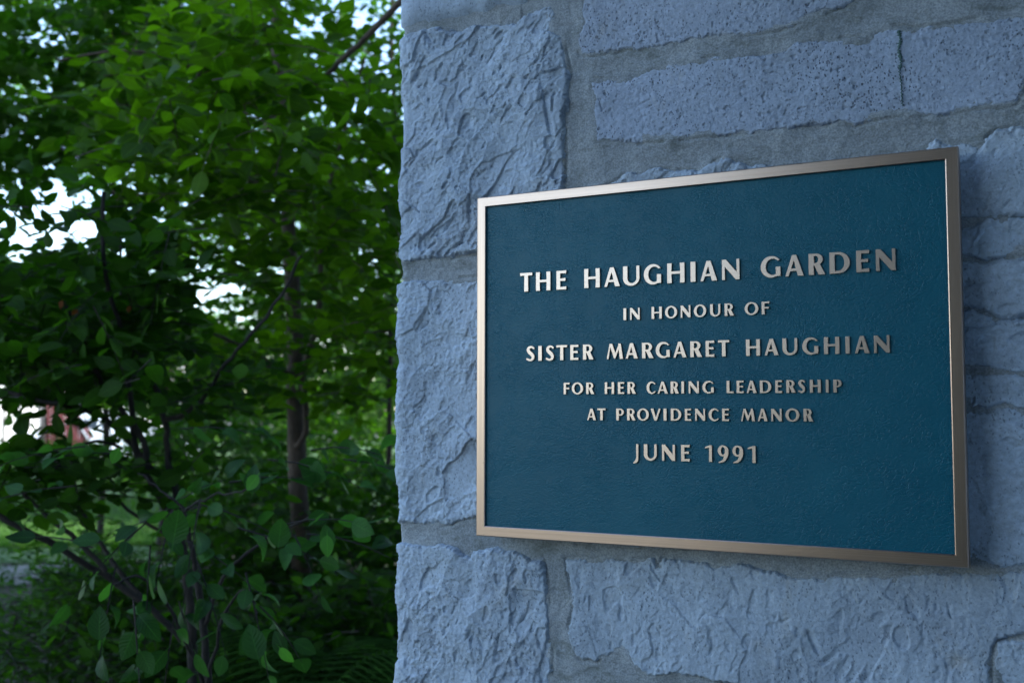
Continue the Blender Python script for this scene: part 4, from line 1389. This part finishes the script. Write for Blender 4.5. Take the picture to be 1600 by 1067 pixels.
for (x, y, d_, s_, ang) in [(403, 742, 1.98, .036, -2.2), (511, 836, 1.9, .040, -1.55), (437, 1012, 1.9, .036, -0.8), (186, 700, 2.2, .036, -2.0)]:
    o = ob("leaf", ym, t3.root, label="pale green leaf")
    D_ = CR[:, 0] * math.cos(ang) + CR[:, 1] * math.sin(ang)
    M = Matrix((frames(np.array([D_]), np.array([CR[:, 2] + rng.normal(0, .15, 3)]))[0] * s_).tolist()).to_4x4()
    M.translation = Vector(at(x, y, d_) - t3.base)
    o.matrix_local = M

# low plants covering the soil
k = 9000
gx = rng.uniform(-9, 0.2, k * 3); gy = rng.uniform(-1, 12, k * 3)
pp = np.stack([gx, gy, gx * 0], 1)
x_, y_, z_ = project(pp)
ok = (x_ > -250) & (x_ < 700) & (z_ > 2.2) & ~((gx > CX - 0.2) & (gy > -0.2)) & (y_ > 895)
pp = pp[ok][:k]
P_ = pp + np.stack([rng.normal(0, .05, len(pp)), rng.normal(0, .05, len(pp)), rng.uniform(0.02, 0.35, len(pp))], 1)
Fm = frames(rng.normal(0, 1, (len(P_), 3)) * [1, 1, .4], np.array([0, 0, 1.0]) + rng.normal(0, .4, (len(P_), 3)))
S = rng.uniform(0.05, 0.11, len(P_))
tv, tf, _ = LEAF_SLIM
V = (np.einsum('nij,kj->nki', Fm * S[:, None, None], tv) + P_[:, None]).reshape(-1, 3)
F = (tf[None] + (np.arange(len(P_)) * len(tv))[:, None, None]).reshape(-1, 3)
ob("ground_cover", mesh_np("ground_cover", V, F, M_leaf_dark, True), label="low leafy ground cover under the shrubs", cat="ground cover", kind="stuff")

# ------------------------------------------------------------------ ferns
def frond_mesh(L, arch, seed):
    r = random.Random(seed)
    V, F = [], []
    n = 22
    prev = None
    pts = []
    for j in range(n + 1):
        t = j / n
        pts.append((L * t * (1 - 0.12 * t), L * arch * (1.5 * t - 1.35 * t * t)))
    for j in range(n):
        (x0, z0_), (x1, z1_) = pts[j], pts[j + 1]
        b = len(V); w_ = 0.003 * (1 - j / n) + 0.0008
        V += [(x0, -w_, z0_), (x0, w_, z0_), (x1, w_ * .9, z1_), (x1, -w_ * .9, z1_)]
        F.append((b, b + 1, b + 2, b + 3))
        if j < 2: continue
        t = j / n
        pl = L * 0.27 * math.sin(math.pi * (0.10 + 0.90 * t)) ** 0.8 + 0.01
        for s_ in (-1, 1):
            pw = L * 0.020
            m = 5
            for q in range(m):
                a, c = q / m, (q + 1) / m
                wa = pw * (1 - a) ** 0.5
                b = len(V)
                fx = 0.30
                dz = -0.35 * pl
                ya, yc = s_ * pl * a, s_ * pl * c
                xa, xc = x0 + fx * pl * a, x0 + fx * pl * c
                za, zc = z0_ + dz * a * a, z0_ + dz * c * c
                V += [(xa - wa / 2, ya, za), (xa + wa / 2, ya, za + .002), (xc + wa * .32, yc, zc + .002), (xc - wa * .32, yc, zc)]
                F.append((b, b + 1, b + 2, b + 3))
    return mesh_np("frond", np.array(V), np.array(F), M_fern, False)


FR = [frond_mesh(0.62, 0.55, 1), frond_mesh(0.55, 0.75, 2), frond_mesh(0.70, 0.45, 3)]
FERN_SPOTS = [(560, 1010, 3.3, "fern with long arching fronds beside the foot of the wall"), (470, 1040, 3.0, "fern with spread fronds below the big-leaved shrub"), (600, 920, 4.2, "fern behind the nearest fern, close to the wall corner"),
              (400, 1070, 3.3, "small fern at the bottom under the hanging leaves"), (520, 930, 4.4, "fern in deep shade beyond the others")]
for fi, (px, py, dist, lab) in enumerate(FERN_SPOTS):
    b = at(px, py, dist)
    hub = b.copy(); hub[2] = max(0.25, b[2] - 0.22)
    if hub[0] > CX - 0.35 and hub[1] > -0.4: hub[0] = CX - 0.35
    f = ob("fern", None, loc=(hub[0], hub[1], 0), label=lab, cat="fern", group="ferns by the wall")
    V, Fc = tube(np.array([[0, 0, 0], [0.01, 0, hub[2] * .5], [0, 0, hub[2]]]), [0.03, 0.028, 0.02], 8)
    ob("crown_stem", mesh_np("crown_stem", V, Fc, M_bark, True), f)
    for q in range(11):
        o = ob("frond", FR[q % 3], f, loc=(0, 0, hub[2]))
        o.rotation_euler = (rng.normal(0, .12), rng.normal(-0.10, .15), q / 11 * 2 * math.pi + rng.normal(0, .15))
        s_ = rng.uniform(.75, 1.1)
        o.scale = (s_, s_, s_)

# ------------------------------------------------------------------ grass blades on the near lawn
k = 26000
c = np.array([np.append(np.array(p[:2]), 0) for p in lp])
u = rng.uniform(0, 1, (k, 1)); v_ = rng.uniform(0, 1, (k, 1)) ** 2.2
a = on_ground(-60, 858); b = on_ground(450, 850); c2 = on_ground(560, 775); d2 = on_ground(-80, 775)
P_ = (a * (1 - u) + b * u) * (1 - v_) + (d2 * (1 - u) + c2 * u) * v_
hh = rng.uniform(0.04, 0.10, (k, 1))
an = rng.uniform(0, np.pi, (k, 1))
W_ = np.concatenate([np.cos(an), np.sin(an), an * 0], 1) * 0.006
tip = P_ + np.concatenate([rng.normal(0, .025, (k, 2)), hh], 1)
V = np.stack([P_ - W_, P_ + W_, tip], 1).reshape(-1, 3)
ob("grass", mesh_np("grass", V, np.arange(k * 3).reshape(k, 3), M_grass), label="short green lawn grass beyond the path", cat="grass", kind="stuff")

# ------------------------------------------------------------------ house, red boarded shed, parked car, fence
def oriented(px, py, dist, yaw_extra=0.0):
    p = at(px, py, dist)
    vd = ray(px, py); yaw = math.atan2(vd[1], vd[0]) - math.pi / 2 + yaw_extra
    return p, yaw


p, yaw = oriented(40, 640, 30, R_(8))
house = ob("white_house", None, loc=(p[0], p[1], 0), label="white sunlit house with vertical battens glimpsed through the leaves", cat="house")
house.rotation_euler = (0, 0, yaw)
hw, hd, hh_ = 4.6, 3.0, 3.6
ob("wall", box_mesh("wall", -hw, hw, 0, 2 * hd, 0.4, hh_, M_white), house)
ob("plinth", box_mesh("plinth", -hw - .02, hw + .02, -0.03, 2 * hd + .03, 0.0, 0.4, M_path), house)
V = np.array([(-hw - .3, -.35, hh_ - .05), (hw + .3, -.35, hh_ - .05), (hw + .3, hd, hh_ + 1.9), (-hw - .3, hd, hh_ + 1.9), (-hw - .3, 2 * hd + .35, hh_ - .05), (hw + .3, 2 * hd + .35, hh_ - .05)])
ob("roof", mesh_np("roof", V, [np.array([(0, 1, 2, 3), (3, 2, 5, 4)])], M_roof), house)
V = np.array([(-hw, 0, hh_), (-hw, 2 * hd, hh_), (-hw, hd, hh_ + 1.85), (hw, 0, hh_), (hw, 2 * hd, hh_), (hw, hd, hh_ + 1.85)])
ob("gable", mesh_np("gable", V, [np.array([(0, 1, 2), (3, 5, 4)])], M_white), house)
Vs, Fs, o_ = [], [], 0
for k in range(60):
    x0 = -hw + 0.08 + k * (2 * hw - .2) / 59
    me_v = np.array([[x, y, z] for x in (x0, x0 + .03) for y in (-.022, .001) for z in (0.42, hh_ - .02)])
    Vs.append(me_v); Fs.append(np.array([[0, 1, 3, 2], [4, 6, 7, 5], [0, 4, 5, 1], [2, 3, 7, 6], [0, 2, 6, 4], [1, 5, 7, 3]]) + o_); o_ += 8
ob("battens", mesh_np("battens", np.concatenate(Vs), np.concatenate(Fs), M_white), house, kind="stuff")
for wx in (1.6, 3.2):
    wf = ob("window", box_mesh("window", wx - .45, wx + .45, -.05, .0, 1.3, 2.6, M_white), house)
    for s_ in (0, 1):
        ob("pane", box_mesh("pane", wx - .40 + s_ * .41, wx - .01 + s_ * .41, -.056, -.045, 1.36, 2.54, M_glass), wf)

p, yaw = oriented(100, 640, 24, R_(-6))
shed = ob("red_shed", None, loc=(p[0], p[1], 0), label="small red boarded shed with a steep sloping edge in front of the white house", cat="shed")
shed.rotation_euler = (0, 0, yaw)
nb = 6
for k in range(nb):
    x0 = -0.42 + k * 0.15
    t0, t1_ = 2.35 - k * 0.24, 2.35 - (k + 1) * 0.24
    if k == 0: t0 = 2.35
    V = np.array([(x0, y, z) for y in (0, .03) for z in (0,)] + [(x0 + .142, y, 0) for y in (0, .03)] + [(x0, y, t0) for y in (0, .03)] + [(x0 + .142, y, t1_) for y in (0, .03)])
    Fb = np.array([(0, 2, 6, 4), (1, 5, 7, 3), (0, 4, 5, 1), (2, 3, 7, 6), (4, 6, 7, 5), (0, 1, 3, 2)])
    ob("board", mesh_np("board", V, Fb, M_red), shed)
V = np.array([(-.50, -.06, 2.52), (-.50, .9, 2.52), (.56, -.06, .92), (.56, .9, .92), (-.50, -.06, 2.46), (-.50, .9, 2.46), (.56, -.06, .86), (.56, .9, .86)])
Fb = np.array([(0, 2, 3, 1), (4, 5, 7, 6), (0, 4, 6, 2), (1, 3, 7, 5), (0, 1, 5, 4), (2, 6, 7, 3)])
ob("roof", mesh_np("roof", V, Fb, M_red), shed)
ob("corner_post", box_mesh("corner_post", -.50, -.43, -.01, .9, 0, 2.46, M_roof), shed)
ob("side_wall", box_mesh("side_wall", -.42, .48, .031, .86, 0, 0.85, M_red), shed)

p, yaw = oriented(175, 700, 27, R_(0))
car = ob("parked_car", None, loc=(p[0], p[1], 0.012), label="pale blue car parked on the road beyond the lawn, seen through the stems", cat="car")
car.rotation_euler = (0, 0, yaw)
prof_ = [(-2.2, .35), (-2.22, .72), (-2.0, .92), (-1.45, .98), (-0.85, 1.42), (0.35, 1.46), (1.15, 1.02), (1.95, .90), (2.2, .70), (2.22, .35)]
V, F = [], []
for (x, z) in prof_:
    tuck = 0.12 if z > 1.1 else (0.03 if z > .85 else 0)
    V += [(x, -.88 + tuck, z), (x, .88 - tuck, z)]
n = len(prof_)
for j in range(n - 1): F.append((2 * j, 2 * j + 1, 2 * j + 3, 2 * j + 2))
quads = np.array(F + [(0, 2 * n - 2, 2 * n - 1, 1)])
sides_ = [np.array([[2 * j for j in range(n)]]), np.array([[2 * j + 1 for j in range(n)][::-1]])]
ob("body", mesh_np("body", np.array(V), [quads] + sides_, M_car), car)
for sy in (-1, 1):
    for xs_ in ([(-1.2, 1.03), (-.35, 1.06), (-.35, 1.38), (-.8, 1.36)], [(-.25, 1.06), (.95, 1.05), (.38, 1.38), (-.25, 1.39)]):
        yv = [sy * (.885 - (.03 if z < 1.1 else .12)) for x, z in xs_]
        V = np.array([(x, y_, z) for (x, z), y_ in zip(xs_, yv)] + [(x, y_ - sy * .02, z) for (x, z), y_ in zip(xs_, yv)])
        ob("side_window", mesh_np("side_window", V, np.array([(0, 1, 2, 3), (4, 7, 6, 5), (0, 4, 5, 1), (1, 5, 6, 2), (2, 6, 7, 3), (3, 7, 4, 0)]), M_glass), car)
    for xw in (-1.35, 1.35):
        an = np.linspace(0, 2 * np.pi, 20, endpoint=False)
        for nm, rr_, w0, w1, mt in (("wheel", .33, .68, .90, M_tyre), ("rim", .19, .89, .912, M_car)):
            V = np.array([(xw + rr_ * math.cos(a_), sy * w_, .33 + rr_ * math.sin(a_)) for w_ in (w0, w1) for a_ in an])
            i = np.arange(20)
            Q = np.stack([i, (i + 1) % 20, 20 + (i + 1) % 20, 20 + i], 1)
            ob_ = ob(nm, mesh_np(nm, V, [Q, np.array([list(range(20, 40))]), np.array([list(range(20))[::-1]])], mt), car)

# steel mesh fence at the left, before the white house
p0, yaw = oriented(-60, 650, 21, 0)
p1 = at(70, 650, 21.5)
fence = ob("garden_fence", None, loc=(p0[0], p0[1], 0), label="thin dark wire fence in front of the white house at the left edge", cat="fence")
dv = np.array([p1[0] - p0[0], p1[1] - p0[1], 0]); Lf = np.linalg.norm(dv); dv /= Lf
for k in range(3):
    q = dv * Lf * k / 2
    V, F = tube(np.array([q, q + [0, 0, .9], q + [0, 0, 1.8]]), [.025] * 3, 6)
    ob("post", mesh_np("post", V, F, M_wire), fence)
Vs, Fs, o_ = [], [], 0
for k in range(int(Lf / 0.10) + 1):
    q = dv * k * 0.10
    V, F = tube(np.array([q + [0, 0, .05], q + [0, 0, .9], q + [0, 0, 1.75]]), [.005] * 3, 3)
    Vs.append(V); Fs.append(F + o_); o_ += len(V)
for z in (.1, .5, .9, 1.3, 1.7):
    V, F = tube(np.array([[0, 0, z], dv * Lf / 2 + [0, 0, z], dv * Lf + [0, 0, z]]), [.005] * 3, 3)
    Vs.append(V); Fs.append(F + o_); o_ += len(V)
ob("wire_mesh", mesh_np("wire_mesh", np.concatenate(Vs), np.concatenate(Fs), M_wire), fence, kind="stuff")

# ------------------------------------------------------------------ tall hedge added behind the camera: blocks light, darkens the bronze by reflection
hv = Plant("unseen_shade_hedge", (0.5, -2.2, 0), "unseen tall dark hedge added opposite the wall to block its light", "hedge", mat=M_leaf_dark)
n1, n2 = 46, 40
A, B = np.meshgrid(np.linspace(0, 1, n1), np.linspace(0, 1, n2), indexing='ij')
V_, F_ = [], []
X_ = -0.16 + A * 1.16; Z_ = B * 4.2
for s_, yb in ((1, -1.80), (-1, -2.6)):
    Yv = yb + s_ * 0.06 * fbm(X_ * 4, Z_ * 4, 31, 3)
    ii = np.arange(n1 * n2).reshape(n1, n2) + len(V_)
    V_ += np.stack([X_ - 0.5, Yv + 2.2, Z_], -1).reshape(-1, 3).tolist()
    F_ += np.stack([ii[:-1, :-1], ii[1:, :-1], ii[1:, 1:], ii[:-1, 1:]], -1).reshape(-1, 4).tolist()
ii = np.arange(n1 * n2).reshape(n1, n2)
off = n1 * n2
F_ += [(int(ii[j, -1]), int(ii[j + 1, -1]), int(ii[j + 1, -1]) + off, int(ii[j, -1]) + off) for j in range(n1 - 1)]
F_ += [(int(ii[e, j]), int(ii[e, j + 1]), int(ii[e, j + 1]) + off, int(ii[e, j]) + off) for j in range(n2 - 1) for e in (0, -1)]
ob("inner_growth", mesh_np("inner_growth", np.array(V_), np.array(F_), M_leaf_dark), hv.root)
k = 7000
P_ = np.stack([rng.uniform(-0.22, 1.0, k), -1.80 + rng.uniform(-.05, .10, k), rng.uniform(0, 4.25, k)], 1)
hv.P.append(P_); hv.D.append(rng.normal(0, 1, (k, 3))); hv.N.append(np.array([0, 1.0, .5]) + rng.normal(0, .5, (k, 3))); hv.S.append(rng.uniform(.05, .08, k))
hv.finish(LEAF_LOW, LEAF_LOW, 0)
